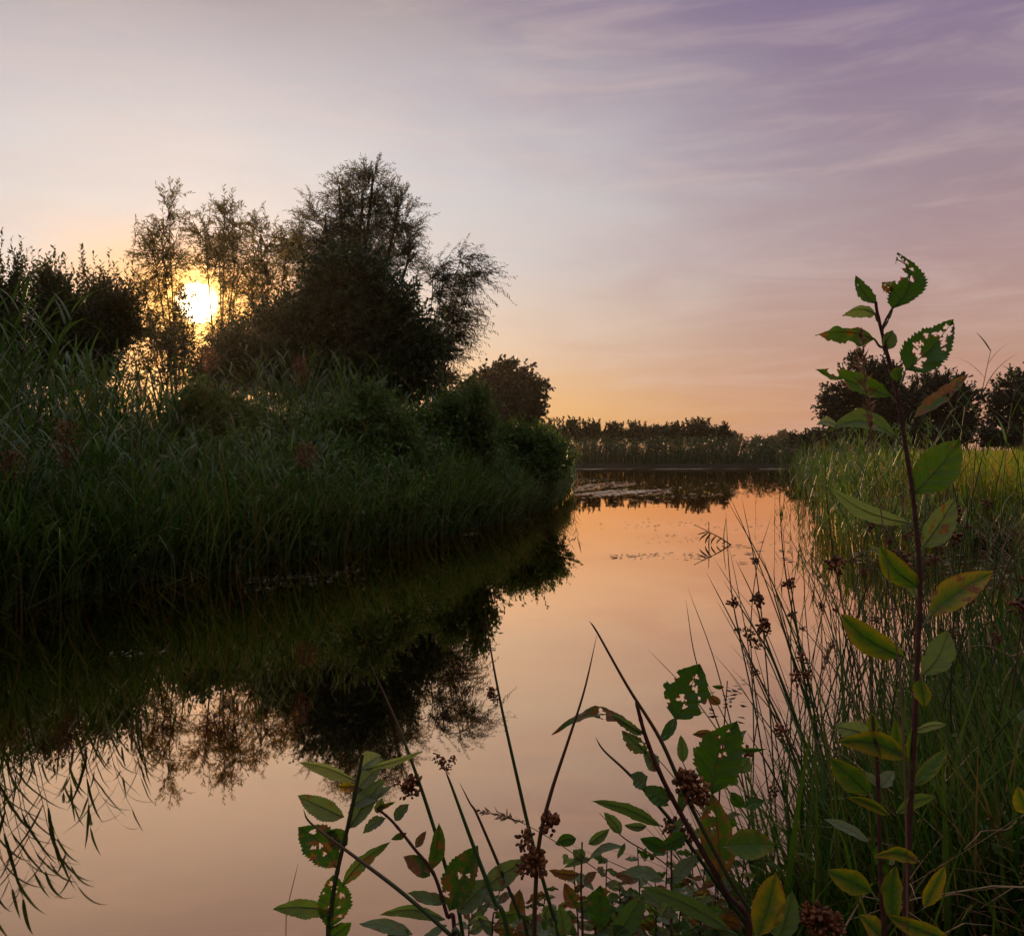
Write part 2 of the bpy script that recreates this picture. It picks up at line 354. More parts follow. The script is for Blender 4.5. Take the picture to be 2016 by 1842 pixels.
# ------------------------------------------------------------------ trees
def tree(name, label, cat, basepx, d, lobes, leaf, bark='bark', seed=1, group=None, nb=26, nt=9, nl=12, tw=.7, L=.09, wd=.018, spread=.5, up=.5, droop=.0,
         tr=.10, depth=.8, shoots=0, shoot_len=.8, shell=2.0, out=.6, leafdown=.0, side=(0, 0, 0), br=.018):
    """lobes: (x, y, rx, ry) in frame units at depth d (+ optional depth offset in m); the tree is built there at real size"""
    rng = np.random.RandomState(seed)
    bx, by = (basepx - 1008) / F * d, d
    b = on_ground(bx, by); b[2] -= .05
    root = empty(name, b, label, cat, group)
    tm, cm = MB(), MB()
    k = d / F
    areas = np.array([lb[2] * lb[3] for lb in lobes], float); areas /= areas.mean()
    for li, lb in enumerate(lobes):
        x, y, rx, ry = lb[:4]; off = lb[4] if len(lb) > 4 else rng.uniform(-.5, .5) * depth
        c = P(x, y, d); c[1] += off
        r = np.array([rx * k, max(rx, ry) * k * depth, ry * k])
        mid = b * .45 + c * .55; mid[:2] = b[:2] * .6 + c[:2] * .4
        topc = c + np.array([0, 0, r[2] * .45])
        lp = spline([b, mid + rng.normal(0, .05, 3) * r, c, topc], 12)
        lr = np.linspace(tr, tr * .18, 12) * (0.7 + .3 * rng.rand())
        tubes(tm, lp, lr, 6)
        m = max(4, int(nb * areas[li]))
        dv_ = unit(rng.normal(0, 1, (m, 3))); rad = rng.rand(m) ** (1 / shell)
        e = c + dv_ * rad[:, None] * r
        ti = np.clip(((e[:, 2] - b[2]) / max(topc[2] - b[2], .1) * .75 + rng.uniform(-.15, .1, m)) * 11, 1, 10.5)
        i0 = ti.astype(int); o = lp[i0] + (lp[np.minimum(i0 + 1, 11)] - lp[i0]) * (ti - i0)[:, None]
        t = np.linspace(0, 1, 6)[None, :, None]
        ln = np.linalg.norm(e - o, axis=1)
        bow = np.stack([np.zeros(m), np.zeros(m), -.12 * ln * (1 if up > 0 else -1)], 1)
        path = o[:, None] + (e - o)[:, None] * t + bow[:, None] * np.sin(np.pi * t) + rng.normal(0, .03, (m, 6, 3)) * ln[:, None, None] * np.sin(np.pi * t)
        tubes(tm, path, np.linspace(br, br * .35, 6)[None] * (ln / (ln.mean() + 1e-6))[:, None].clip(.6, 1.6), 4)
        # twigs
        q = m * nt
        bi = np.repeat(np.arange(m), nt); tt = rng.uniform(.35, 1.0, q) * 4.99
        j = tt.astype(int); so = path[bi, j] + (path[bi, j + 1] - path[bi, j]) * (tt - j)[:, None]
        od = unit((so - c) / r)
        td = unit(od * out + rng.normal(0, spread, (q, 3)) + np.array([0, 0, up]) + np.asarray(side))
        tl = tw * rng.uniform(.5, 1.2, q)
        s5 = np.linspace(0, 1, 5)[None, :, None]
        tp = so[:, None] + td[:, None] * tl[:, None, None] * s5 - np.array([0, 0, 1.]) * (droop * tl)[:, None, None] * s5 ** 2
        _twigs(tm, cm, rng, tp, tl, nl, L, wd, leafdown, br)
    for sx, sy, sl_ in (shoots if shoots else ()):
        tpx = P(sx, sy, d + rng.uniform(-.6, .6)); bt = tpx - np.array([rng.uniform(-.08, .08), 0, sl_])
        s5 = np.linspace(0, 1, 5)[:, None]
        tp = (bt + (tpx - bt) * s5 + rng.normal(0, .015, (5, 3)))[None]
        _twigs(tm, cm, rng, tp, np.array([sl_]), int(sl_ * 34), L, wd, leafdown, br)
    tm.build('trunk', M[bark], root, b); cm.build('crown', M[leaf], root, b)
    return root
def _twigs(tm, cm, rng, tp, tl, nl, L, wd, leafdown, br):
    q = len(tp)
    tubes(tm, tp, np.linspace(br * .35, br * .12, 5)[None].repeat(q, 0), 3)
    f = (np.arange(nl) + .5) / nl
    f = np.tile(f, (q, 1)) + rng.uniform(-.3, .3, (q, nl)) / nl
    f = f.clip(0, .999) * 4; j = f.astype(int); qi = np.arange(q)[:, None]
    lo = tp[qi, j] + (tp[qi, j + 1] - tp[qi, j]) * (f - j)[..., None]
    tg = unit(tp[qi, j + 1] - tp[qi, j])
    sd = unit(np.cross(tg, rng.normal(0, 1, (q, nl, 3))))
    ld = unit(tg * .75 + sd * rng.uniform(.4, 1.0, (q, nl, 1)) - np.array([0, 0, leafdown]))
    nn = q * nl
    diamonds(cm, lo.reshape(-1, 3), ld.reshape(-1, 3), rng.normal(0, 1, (nn, 3)) + np.array([0, -.3, .6]), L * rng.uniform(.6, 1.25, nn), wd * rng.uniform(.7, 1.2, nn), tones(rng, nn, .05), droop=.08)

tree('willow_tree', 'tallest feathery willow rising behind the dark thicket beside the sun', 'tree', 690, 28,
     [(712, 410, 74, 72), (640, 450, 62, 72), (778, 435, 58, 78), (700, 510, 100, 75), (600, 520, 52, 75), (800, 530, 42, 70), (735, 372, 42, 40), (668, 388, 32, 40)],
     'willow', seed=3, nb=30, nt=12, nl=14, tw=.75, L=.13, wd=.024, up=.5, out=.75, spread=.5, droop=.25, tr=.10, depth=.8, shell=3.0, br=.014)
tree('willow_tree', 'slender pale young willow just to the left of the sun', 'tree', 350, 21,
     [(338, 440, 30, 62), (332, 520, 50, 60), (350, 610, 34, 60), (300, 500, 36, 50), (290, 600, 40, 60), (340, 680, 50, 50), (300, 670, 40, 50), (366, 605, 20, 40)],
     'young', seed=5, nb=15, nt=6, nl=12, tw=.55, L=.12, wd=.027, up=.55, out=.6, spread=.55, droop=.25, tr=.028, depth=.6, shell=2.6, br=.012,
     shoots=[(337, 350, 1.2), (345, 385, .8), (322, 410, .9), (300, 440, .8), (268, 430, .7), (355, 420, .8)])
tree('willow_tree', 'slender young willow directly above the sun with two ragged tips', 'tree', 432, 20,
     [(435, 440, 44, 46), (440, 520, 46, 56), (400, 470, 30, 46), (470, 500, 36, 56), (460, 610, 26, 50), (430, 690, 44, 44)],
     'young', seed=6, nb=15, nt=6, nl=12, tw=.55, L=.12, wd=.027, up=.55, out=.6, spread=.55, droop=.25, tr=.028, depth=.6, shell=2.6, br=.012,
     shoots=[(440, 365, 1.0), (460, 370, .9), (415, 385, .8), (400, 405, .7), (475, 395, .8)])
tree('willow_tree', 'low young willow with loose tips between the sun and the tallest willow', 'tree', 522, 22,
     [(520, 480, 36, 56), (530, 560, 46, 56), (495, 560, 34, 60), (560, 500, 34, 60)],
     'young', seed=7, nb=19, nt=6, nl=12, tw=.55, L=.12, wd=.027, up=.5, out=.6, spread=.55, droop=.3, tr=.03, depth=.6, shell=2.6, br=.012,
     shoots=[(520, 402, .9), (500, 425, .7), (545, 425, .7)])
tree('dark_shrub', 'broad dark dense shrub standing in front of the tallest willow', 'shrub', 700, 17,
     [(640, 650, 110, 95), (760, 650, 95, 100), (550, 670, 66, 82), (690, 565, 105, 60), (800, 690, 60, 80), (620, 740, 140, 60), (760, 740, 100, 60), (500, 700, 40, 70), (840, 720, 40, 70)],
     'dark', seed=11, nb=64, nt=12, nl=12, tw=.5, L=.09, wd=.05, up=.45, out=.5, spread=.5, tr=.05, depth=.7, shell=2.4, br=.012,
     shoots=[(600, 535, .6), (640, 520, .6), (680, 505, .7), (715, 500, .6), (750, 510, .6), (790, 530, .6), (560, 560, .5), (820, 560, .5), (520, 600, .5)])
tree('willow_tree', 'arching willow whose feathery sprays hang out to the right over the pond', 'tree', 835, 18.5,
     [(905, 508, 30, 16), (935, 543, 34, 15), (912, 590, 36, 18), (892, 642, 34, 22), (872, 692, 26, 24), (852, 560, 26, 44), (848, 650, 26, 54), (868, 740, 24, 26), (875, 545, 30, 34), (888, 612, 34, 40), (878, 672, 32, 34), (860, 600, 34, 50), (905, 560, 30, 26)],
     'willow', seed=13, nb=6, nt=8, nl=15, tw=.70, L=.095, wd=.019, up=.15, out=.35, spread=.34, droop=.25, tr=.022, depth=.6, shell=1.6, br=.010, leafdown=.35, side=(.7, -.1, .1))
for i, (lab, bx, d, lobes, sh, sd) in enumerate((
        ('leafy sallow bush cut by the left frame edge, tallest of its row', 20, 14.5, [(-40, 600, 70, 110), (20, 590, 60, 90), (40, 680, 80, 80), (-10, 730, 80, 60)],
         [(5, 452, .8), (22, 468, .8), (40, 462, .7), (62, 485, .7), (-15, 455, .7), (78, 500, .6), (50, 505, .6)], 21),
        ('leafy sallow bush with upright shoots, second from the left frame edge', 118, 14, [(110, 600, 46, 70), (120, 670, 64, 90), (90, 740, 70, 50)],
         [(108, 484, .8), (92, 500, .6), (125, 500, .7), (140, 520, .6), (70, 515, .6), (158, 480, .8), (168, 510, .6)], 22),
        ('leafy sallow bush with spiky shoots just left of the young willows', 210, 15, [(200, 620, 46, 66), (215, 680, 60, 80), (170, 720, 62, 64), (250, 645, 42, 60), (140, 670, 56, 74)],
         [(160, 482, .9), (185, 495, .8), (212, 490, .8), (228, 515, .6), (248, 520, .6), (262, 505, .7), (200, 530, .6), (175, 525, .6)], 23))):
    tree('sallow_bush', lab, 'bush', bx, d, lobes, 'sallow', seed=sd, nb=40, nt=10, nl=11, tw=.5, L=.085, wd=.036, up=.9, out=.3, spread=.35, tr=.03, depth=.6, shell=2.0, br=.010,
         shoots=sh, group='sallow bushes left of the sun')
tree('sallow_bush', 'thin see-through sallow bush glowing orange under the sun', 'bush', 330, 15.5, [(320, 690, 80, 60), (360, 680, 50, 46), (300, 740, 90, 44), (400, 730, 60, 44)], 'sallow', seed=24,
     nb=15, nt=7, nl=8, tw=.5, L=.075, wd=.028, up=.6, out=.4, spread=.5, tr=.03, depth=.6, shell=1.5, br=.009)
tree('sallow_bush', 'small dark bush below right of the sun', 'bush', 450, 16, [(450, 690, 46, 50), (430, 740, 60, 40), (490, 720, 40, 60)], 'dark', seed=25,
     nb=40, nt=8, nl=10, tw=.4, L=.085, wd=.042, up=.5, out=.5, spread=.5, tr=.03, depth=.6, br=.009)
for lab, bx, d, lobes, sd in (
        ('soft green willow scrub at the tip of the left bank', 1050, 14.6, [(1050, 880, 50, 40), (1090, 905, 36, 40), (1010, 880, 50, 44), (1070, 930, 44, 34), (1000, 930, 50, 40)], 101),
        ('soft green scrub filling the bank below the arching willow', 900, 12.4, [(900, 830, 60, 50), (950, 860, 50, 50), (850, 860, 50, 60), (900, 900, 70, 60), (940, 800, 30, 30)], 102),
        ('leafy green bush among the reeds below the dark shrub', 740, 10.6, [(740, 850, 60, 50), (690, 870, 50, 50), (790, 880, 50, 50), (720, 805, 36, 30)], 103),
        ('leafy green bush among the reeds under the sun', 420, 9.6, [(420, 820, 46, 40), (460, 845, 46, 46), (380, 850, 46, 46)], 105)):
    tree('bank_scrub', lab, 'bush', bx, d, lobes, 'herb', bark='greenstem', seed=sd, nb=40, nt=9, nl=11, tw=.30, L=.075, wd=.030, up=.7, out=.4, spread=.45, tr=.012, depth=.7, shell=1.5, br=.006,
         shoots=[(lobes[0][0] + lobes[0][2] * q, lobes[0][1] - lobes[0][3] * (1.15 - .5 * q * q) - 14 * ((k * 7) % 3), .5) for k, q in enumerate((-1.1, -.75, -.4, -.1, .2, .5, .8, 1.1))])
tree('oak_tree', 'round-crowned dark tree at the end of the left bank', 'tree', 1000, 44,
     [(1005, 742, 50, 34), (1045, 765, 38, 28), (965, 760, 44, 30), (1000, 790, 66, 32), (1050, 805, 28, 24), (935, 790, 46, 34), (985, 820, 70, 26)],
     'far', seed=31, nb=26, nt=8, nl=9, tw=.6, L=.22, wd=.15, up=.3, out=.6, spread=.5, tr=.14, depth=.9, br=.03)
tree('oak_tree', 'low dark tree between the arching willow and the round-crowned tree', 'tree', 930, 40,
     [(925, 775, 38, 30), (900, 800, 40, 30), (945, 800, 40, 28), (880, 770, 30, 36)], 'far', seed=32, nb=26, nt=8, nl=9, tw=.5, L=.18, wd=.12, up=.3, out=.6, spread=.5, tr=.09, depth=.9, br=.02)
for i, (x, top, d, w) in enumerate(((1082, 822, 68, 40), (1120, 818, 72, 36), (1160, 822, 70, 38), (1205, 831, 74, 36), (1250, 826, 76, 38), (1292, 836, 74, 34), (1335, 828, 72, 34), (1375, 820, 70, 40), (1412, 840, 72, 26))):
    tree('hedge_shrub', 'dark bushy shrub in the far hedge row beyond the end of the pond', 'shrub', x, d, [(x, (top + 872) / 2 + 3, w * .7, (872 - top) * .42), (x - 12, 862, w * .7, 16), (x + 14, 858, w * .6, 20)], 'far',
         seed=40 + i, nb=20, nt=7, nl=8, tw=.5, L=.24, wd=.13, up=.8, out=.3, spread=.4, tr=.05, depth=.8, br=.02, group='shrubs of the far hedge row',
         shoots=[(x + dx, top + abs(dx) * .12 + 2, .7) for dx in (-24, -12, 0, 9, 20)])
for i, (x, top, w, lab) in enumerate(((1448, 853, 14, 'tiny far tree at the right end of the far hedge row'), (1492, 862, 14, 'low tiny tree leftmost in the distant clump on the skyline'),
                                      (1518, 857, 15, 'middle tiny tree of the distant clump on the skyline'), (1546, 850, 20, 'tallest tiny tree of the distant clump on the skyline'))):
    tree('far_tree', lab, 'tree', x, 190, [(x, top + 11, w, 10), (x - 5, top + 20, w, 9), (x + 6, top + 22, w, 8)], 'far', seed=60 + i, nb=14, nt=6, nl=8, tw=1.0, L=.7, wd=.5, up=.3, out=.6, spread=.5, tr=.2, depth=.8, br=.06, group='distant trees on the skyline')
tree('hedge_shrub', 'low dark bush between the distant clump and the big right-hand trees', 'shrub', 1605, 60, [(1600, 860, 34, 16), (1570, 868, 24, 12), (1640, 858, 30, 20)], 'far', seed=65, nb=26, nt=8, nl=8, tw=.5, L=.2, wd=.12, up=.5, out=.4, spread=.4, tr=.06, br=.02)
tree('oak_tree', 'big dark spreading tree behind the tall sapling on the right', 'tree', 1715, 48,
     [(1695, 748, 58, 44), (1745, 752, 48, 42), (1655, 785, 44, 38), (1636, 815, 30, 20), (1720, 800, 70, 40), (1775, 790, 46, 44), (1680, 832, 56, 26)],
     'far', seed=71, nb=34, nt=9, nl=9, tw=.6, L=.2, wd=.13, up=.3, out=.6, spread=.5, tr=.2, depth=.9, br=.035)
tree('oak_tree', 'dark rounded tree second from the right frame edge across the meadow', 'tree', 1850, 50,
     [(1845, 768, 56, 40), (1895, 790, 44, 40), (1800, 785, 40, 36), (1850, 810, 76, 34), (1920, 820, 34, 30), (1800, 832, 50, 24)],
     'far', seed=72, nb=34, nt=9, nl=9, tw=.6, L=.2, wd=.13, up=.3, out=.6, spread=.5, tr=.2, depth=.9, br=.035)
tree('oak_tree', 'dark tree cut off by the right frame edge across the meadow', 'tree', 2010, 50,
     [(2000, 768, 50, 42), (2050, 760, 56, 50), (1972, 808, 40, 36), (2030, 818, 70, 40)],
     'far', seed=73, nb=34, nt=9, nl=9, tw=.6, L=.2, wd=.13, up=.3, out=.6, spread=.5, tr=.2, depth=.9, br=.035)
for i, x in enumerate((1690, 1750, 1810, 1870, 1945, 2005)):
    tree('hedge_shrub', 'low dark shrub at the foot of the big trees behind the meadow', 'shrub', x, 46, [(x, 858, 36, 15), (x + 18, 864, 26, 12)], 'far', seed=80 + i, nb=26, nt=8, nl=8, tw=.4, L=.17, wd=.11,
         up=.5, out=.4, spread=.4, tr=.05, br=.015, group='shrubs under the trees behind the meadow')

# ------------------------------------------------------------------ reeds, grass, ground cover
def reed_arrays(mb, rng, root, Hh, leaf_n=7, leafL=.38, leafW=.018, dry=.08, az0=None, tone_lo=0., tone_hi=1., droop=1.1, lean=.10, f0=.25):
    n = len(root)
    az = rng.uniform(0, 2 * np.pi, n) if az0 is None else az0 + rng.normal(0, .8, n)
    tn = tones(rng, n, dry, tone_lo, tone_hi)
    le = np.abs(rng.normal(0, lean, n)); cu = rng.uniform(0, .35, n)
    c = blades(mb, root, az, Hh, np.full(n, .007), le, cu, tn, k=4, prof=np.array([1, .9, .8, .6, .3]))
    q = n * leaf_n; ri = np.repeat(np.arange(n), leaf_n)
    f = np.tile(np.linspace(f0, .98, leaf_n), n) + rng.uniform(-.05, .05, q); f = f.clip(.05, .995) * 4; j = f.astype(int)
    lo = c[ri, j] + (c[ri, np.minimum(j + 1, 4)] - c[ri, j]) * (f - j)[:, None]
    laz = rng.uniform(0, 2 * np.pi, q) if az0 is None else az0 + np.pi / 2 * rng.choice([-1, 1], q) * 0 + rng.normal(0, 1.3, q)
    Ls = leafL * rng.uniform(.6, 1.25, q) * (1 - .35 * (f / 4))
    blades(mb, lo, laz, Ls, leafW * rng.uniform(.7, 1.2, q), rng.uniform(.25, .8, q), rng.uniform(.2, droop, q), tones(rng, q, dry, tone_lo, tone_hi), k=4, prof=np.array([.5, 1, .85, .5, .04]))
def scatter_left(rng, n, o0, o1, pw=1.0, seg=None):
    """points on the left bank: along its waterline, offset inland"""
    line = np.array([(-9, 3.4), (-5.5, 4.3)] + [tuple(W(*p)) for p in ((0, 1195), (300, 1142), (600, 1098), (850, 1056), (1000, 1027), (1085, 997), (1118, 975), (1128, 952))])
    if seg is not None: line = np.array([tuple(W(*p)) for p in seg])
    # even in the direction seen from the camera rather than in metres
    ang = np.arctan2(line[:, 0], line[:, 1]); s = np.linspace(0, 1, 200)
    L = np.stack([np.interp(s, np.linspace(0, 1, len(line)), line[:, i]) for i in (0, 1)], 1)
    a = np.arctan2(L[:, 0], L[:, 1]); u = rng.uniform(a[0] if seg is not None else -.56, a[-1], n)
    px = np.interp(u, a, L[:, 0]); py = np.interp(u, a, L[:, 1])
    dr = unit(np.stack([px, py], 1)); off = o0 + (o1 - o0) * rng.rand(n) ** pw
    p = np.stack([px, py], 1) + dr * off[:, None]
    return np.column_stack([p, np.maximum(ground_z(p), -.05)]), off
def bank_height(r, lo=.7, off=None):
    """height of the bank plants, falling from about 1.9 m at the near end to about 1.2 m at the far tip"""
    px = 1008 + r[:, 0] / r[:, 1] * F
    top = np.interp(px, [-60, 60, 150, 260, 450, 650, 760, 850, 940, 1020, 1080, 1135], [705, 725, 760, 785, 780, 765, 785, 815, 838, 858, 870, 900])
    sl_ = 1.0 if off is None else np.interp(off, [-.3, 0, .6, 1.6, 3.0, 4.2], [.30, .38, .50, .70, .92, 1.0]) * np.interp(px, [-60, 120, 300], [1.1, 1.05, 1.0])
    return sl_ * (CH + (H0 - top) / F * r[:, 1] - .24) * (lo + (1 - lo) * rng.rand(len(r))) * (1 + .10 * np.sin(px * .031 + 2 * np.sin(px * .011)) + .06 * np.sin(px * .09 + r[:, 1]))
rng = np.random.RandomState(101)
mb = MB()
r, off = scatter_left(rng, 6200, -.15, 5.0, 1.15)
dd = r[:, 1]
hh = bank_height(r, .55, off).clip(.3, 2.1)
reed_arrays(mb, rng, r, hh, leaf_n=7, leafL=.42, leafW=.017, dry=.10, droop=1.9)
tf, o_ = scatter_left(rng, 26, 2.2, 4.5, 1.0)                           # taller tufts that break the skyline of the bank
ci = rng.randint(0, 26, 420); r = tf[ci] + np.column_stack([rng.normal(0, .13, (420, 2)), np.zeros(420)])
hh = bank_height(r, .8).clip(.5, 1.9) + rng.uniform(.05, .42, 26)[ci]
reed_arrays(mb, rng, r, hh, leaf_n=7, leafL=.46, leafW=.018, dry=.14, droop=1.6, lean=.16)
tag(mb.build('reed_bed', M['reed']), 'dense green reed bed covering the left bank down to the waterline', 'reeds', kind='stuff')
mb = MB()
r, off = scatter_left(rng, 5200, -.1, 3.5, 1.1)
hh = (.35 + .55 * rng.rand(len(r))) * np.interp(off, [0, 1, 3], [.8, 1.0, 1.5])
blades(mb, r, rng.uniform(0, 6.28, len(r)), hh, rng.uniform(.006, .013, len(r)), np.abs(rng.normal(0, .15, len(r))), rng.uniform(.1, 1.5, len(r)), tones(rng, len(r), .1), k=4)
tag(mb.build('sedge_grass', M['reed']), 'arching sedge grass between the reeds of the left bank', 'grass', kind='stuff')
mb = MB()
r, off = scatter_left(rng, 1500, -.25, .35, 1.0)
blades(mb, r, np.pi + rng.normal(0, .9, len(r)), rng.uniform(.35, 1.1, len(r)), rng.uniform(.006, .013, len(r)), np.abs(rng.normal(.25, .25, len(r))), rng.uniform(.6, 2.0, len(r)), tones(rng, len(r), .22), k=4)
r, off = scatter_left(rng, 260, -.5, .1, 1.0); r[:, 2] = .004
blades(mb, r, rng.uniform(0, 6.28, len(r)), rng.uniform(.15, .5, len(r)), rng.uniform(.004, .010, len(r)), rng.uniform(1.1, 1.5, len(r)), rng.uniform(-.1, .1, len(r)), tones(rng, len(r), .6), k=4)
tag(mb.build('overhanging_grass', M['reed']), 'bent and fallen blades overhanging the waterline of the left bank', 'grass', kind='stuff')
# leafy herbs mixed in, mostly along the middle and the far end of the bank
def herbs(mb, rng, root, Hh, nl=16, L=.06, wd=.025, dry=.06):
    n = len(root); az = rng.uniform(0, 6.28, n)
    c = blades(mb, root, az, Hh, np.full(n, .006), np.abs(rng.normal(0, .12, n)), rng.uniform(0, .5, n), tones(rng, n, .3), k=4, prof=np.array([1, .9, .8, .7, .4]))
    q = n * nl; ri = np.repeat(np.arange(n), nl); f = (rng.uniform(.3, 1.0, q)).clip(0, .999) * 4; j = f.astype(int)
    lo = c[ri, j] + (c[ri, j + 1] - c[ri, j]) * (f - j)[:, None]
    a = rng.uniform(0, 6.28, q); ld = np.stack([np.sin(a), np.cos(a), rng.uniform(-.5, .8, q)], 1)
    diamonds(mb, lo, ld, rng.normal(0, .5, (q, 3)) + np.array([0, 0, 1.]), L * rng.uniform(.6, 1.3, q), wd * rng.uniform(.7, 1.2, q), tones(rng, q, dry), droop=.15)
mb = MB()
r, off = scatter_left(rng, 700, -.1, 3.5, 1.3)
herbs(mb, rng, r, bank_height(r, .4, off).clip(.25, 1.9) + .08, nl=24, L=.085, wd=.028)
r, off = scatter_left(rng, 1700, -.1, 4, 1.2, seg=((420, 1120), (600, 1098), (850, 1056), (1000, 1027), (1085, 997), (1118, 975), (1128, 952)))
herbs(mb, rng, r, bank_height(r, .5, off).clip(.3, 1.9) + .06, nl=26, L=.10, wd=.03)
tag(mb.build('undergrowth', M['herb']), 'small-leaved green herbs mixed with the reeds of the left bank', 'undergrowth', kind='stuff')
mb = MB()
r, off = scatter_left(rng, 2200, -.1, 1.2, 1.0, seg=((860, 1054), (1000, 1027), (1085, 997), (1118, 975), (1130, 952)))
blades(mb, r, rng.normal(1.6, .9, len(r)), bank_height(r, .5, off + 1.2).clip(.3, 1.8), np.full(len(r), .012), np.abs(rng.normal(.1, .2, len(r))), rng.uniform(.2, 1.2, len(r)), tones(rng, len(r), .06, .3, 1.), k=4)
tag(mb.build('fine_grass', M['reed']), 'bright fine grass leaning over the water at the far end of the left bank', 'grass', kind='stuff')

# far bank
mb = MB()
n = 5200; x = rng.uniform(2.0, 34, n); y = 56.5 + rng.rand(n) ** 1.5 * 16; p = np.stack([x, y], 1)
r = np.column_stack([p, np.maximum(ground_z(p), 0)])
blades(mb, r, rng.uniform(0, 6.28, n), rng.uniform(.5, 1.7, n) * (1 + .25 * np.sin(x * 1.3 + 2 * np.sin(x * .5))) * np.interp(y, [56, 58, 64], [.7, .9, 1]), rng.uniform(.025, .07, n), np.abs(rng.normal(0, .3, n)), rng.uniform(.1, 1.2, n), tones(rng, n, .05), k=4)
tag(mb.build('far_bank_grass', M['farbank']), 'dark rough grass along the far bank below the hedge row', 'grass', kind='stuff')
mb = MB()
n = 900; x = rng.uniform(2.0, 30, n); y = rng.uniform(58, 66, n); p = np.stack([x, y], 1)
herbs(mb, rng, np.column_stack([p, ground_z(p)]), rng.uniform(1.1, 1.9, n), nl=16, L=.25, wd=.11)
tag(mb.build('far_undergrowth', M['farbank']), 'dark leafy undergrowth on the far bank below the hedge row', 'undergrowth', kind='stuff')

# meadow on the right
def right_points(rng, n, y0, y1, x_lo, x_hi, smin=.05, pw=1.6):
    out = []
    while sum(map(len, out)) < n:
        y = y0 + (y1 - y0) * rng.rand(n * 2) ** pw; a = rng.uniform(.28, .60, n * 2); x = y * np.tan(a)
        p = np.stack([x, y], 1); s = shore_dist(p); p = p[(s > smin) & (x > x_lo) & (x < x_hi)]; out.append(p)
    return np.concatenate(out)[:n]
mb = MB()
p = right_points(rng, 34000, 7.5, 46, 3.6, 60, .15, 1.5); n = len(p)
g1 = np.sin(p[:, 0] * .9 + 1.3 * np.sin(p[:, 1] * .35)) + np.sin(p[:, 1] * .55 + 2) * .7
tn = tones(rng, n, .12); tn[:, 1] = np.where(rng.rand(n) < np.clip(.24 + .26 * g1, .05, .7) * np.interp(p[:, 1], [8, 12, 30], [1.5, 1.1, .5]), rng.uniform(.7, 1, n), tn[:, 1])
blades(mb, np.column_stack([p, ground_z(p)]), rng.uniform(0, 6.28, n), rng.uniform(.35, .78, n), .006 + .0007 * p[:, 1], np.abs(rng.normal(0, .2, n)), rng.uniform(.1, 1.3, n), tn, k=3)
tag(mb.build('meadow_grass', M['meadow']), 'bright yellow-green tall grass of the meadow behind the right bank', 'grass', kind='stuff')
# rough dry grass on the slope of the right bank
mb = MB()
p = right_points(rng, 9000, 5.2, 10.5, 2.7, 9, .02, 1.0); n = len(p)
blades(mb, np.column_stack([p, ground_z(p)]), rng.uniform(0, 6.28, n), rng.uniform(.15, .45, n), rng.uniform(.004, .009, n), np.abs(rng.normal(0, .35, n)), rng.uniform(.2, 1.6, n), tones(rng, n, .45), k=4)
tag(mb.build('rough_grass', M['turf']), 'rough half-dry grass hanging over the small inlet on the right', 'grass', kind='stuff')
# grass of the near bank, lower right
def near_points(rng, n):
    out = []
    while sum(map(len, out)) < n:
        y = rng.uniform(1.16, 5.6, n * 3); x = rng.uniform(.2, 3.6, n * 3); p = np.stack([x, y], 1)
        s = shore_dist(p); p = p[(s > .06 + .12 * rng.rand(len(s))) & (x / y < .66) & (x > .30)]; out.append(p)
    return np.concatenate(out)[:n]
mb = MB()
p = near_points(rng, 17000); n = len(p)
blades(mb, np.column_stack([p, ground_z(p)]), rng.normal(-.6, 1.4, n), rng.uniform(.10, .34, n) * np.interp(p[:, 1], [1, 2, 4], [1.4, 1.1, .85]), rng.uniform(.003, .0075, n), np.abs(rng.normal(0, .28, n)), rng.uniform(.1, 1.3, n), tones(rng, n, .2), k=4)
p = near_points(rng, 700); n = len(p)
blades(mb, np.column_stack([p, ground_z(p)]), rng.normal(-.6, 1.4, n), rng.uniform(.25, .6, n), rng.uniform(.006, .012, n), np.abs(rng.normal(0, .22, n)), rng.uniform(.1, 1.1, n), tones(rng, n, .10), k=4)
tag(mb.build('bank_grass', M['turf']), 'dense dark green grass of the near right bank', 'grass', kind='stuff')
mb = MB()
p = near_points(rng, 1700); n = len(p); z = ground_z(p) + rng.uniform(.0, .22, n)
blades(mb, np.column_stack([p, z]), rng.uniform(0, 6.28, n), rng.uniform(.12, .42, n), rng.uniform(.002, .0045, n), rng.uniform(.8, 1.5, n), rng.uniform(-.3, .9, n), tones(rng, n, .2), k=4)
p = right_points(rng, 700, 4.8, 9.5, 2.4, 6, -.25, 1.0); n = len(p); z = np.maximum(ground_z(p), 0) + rng.uniform(.0, .25, n)
blades(mb, np.column_stack([p, z]), rng.uniform(0, 6.28, n), rng.uniform(.2, .6, n), rng.uniform(.003, .006, n), rng.uniform(.7, 1.5, n), rng.uniform(-.2, .9, n), tones(rng, n, .2), k=4)
tag(mb.build('dead_grass', M['straw']), 'pale dead grass stems lying tangled over the right bank', 'grass', kind='stuff')
mb = MB()
p = near_points(rng, 420); n = len(p)
herbs(mb, rng, np.column_stack([p, ground_z(p)]), rng.uniform(.1, .34, n), nl=12, L=.034, wd=.016, dry=.15)
p = right_points(rng, 500, 5.0, 9.5, 2.6, 7, .02, 1.0); n = len(p)
herbs(mb, rng, np.column_stack([p, ground_z(p)]), rng.uniform(.15, .45, n), nl=14, L=.05, wd=.022, dry=.25)
tag(mb.build('low_weeds', M['herb']), 'low leafy weeds growing through the grass of the right bank', 'weeds', kind='stuff')
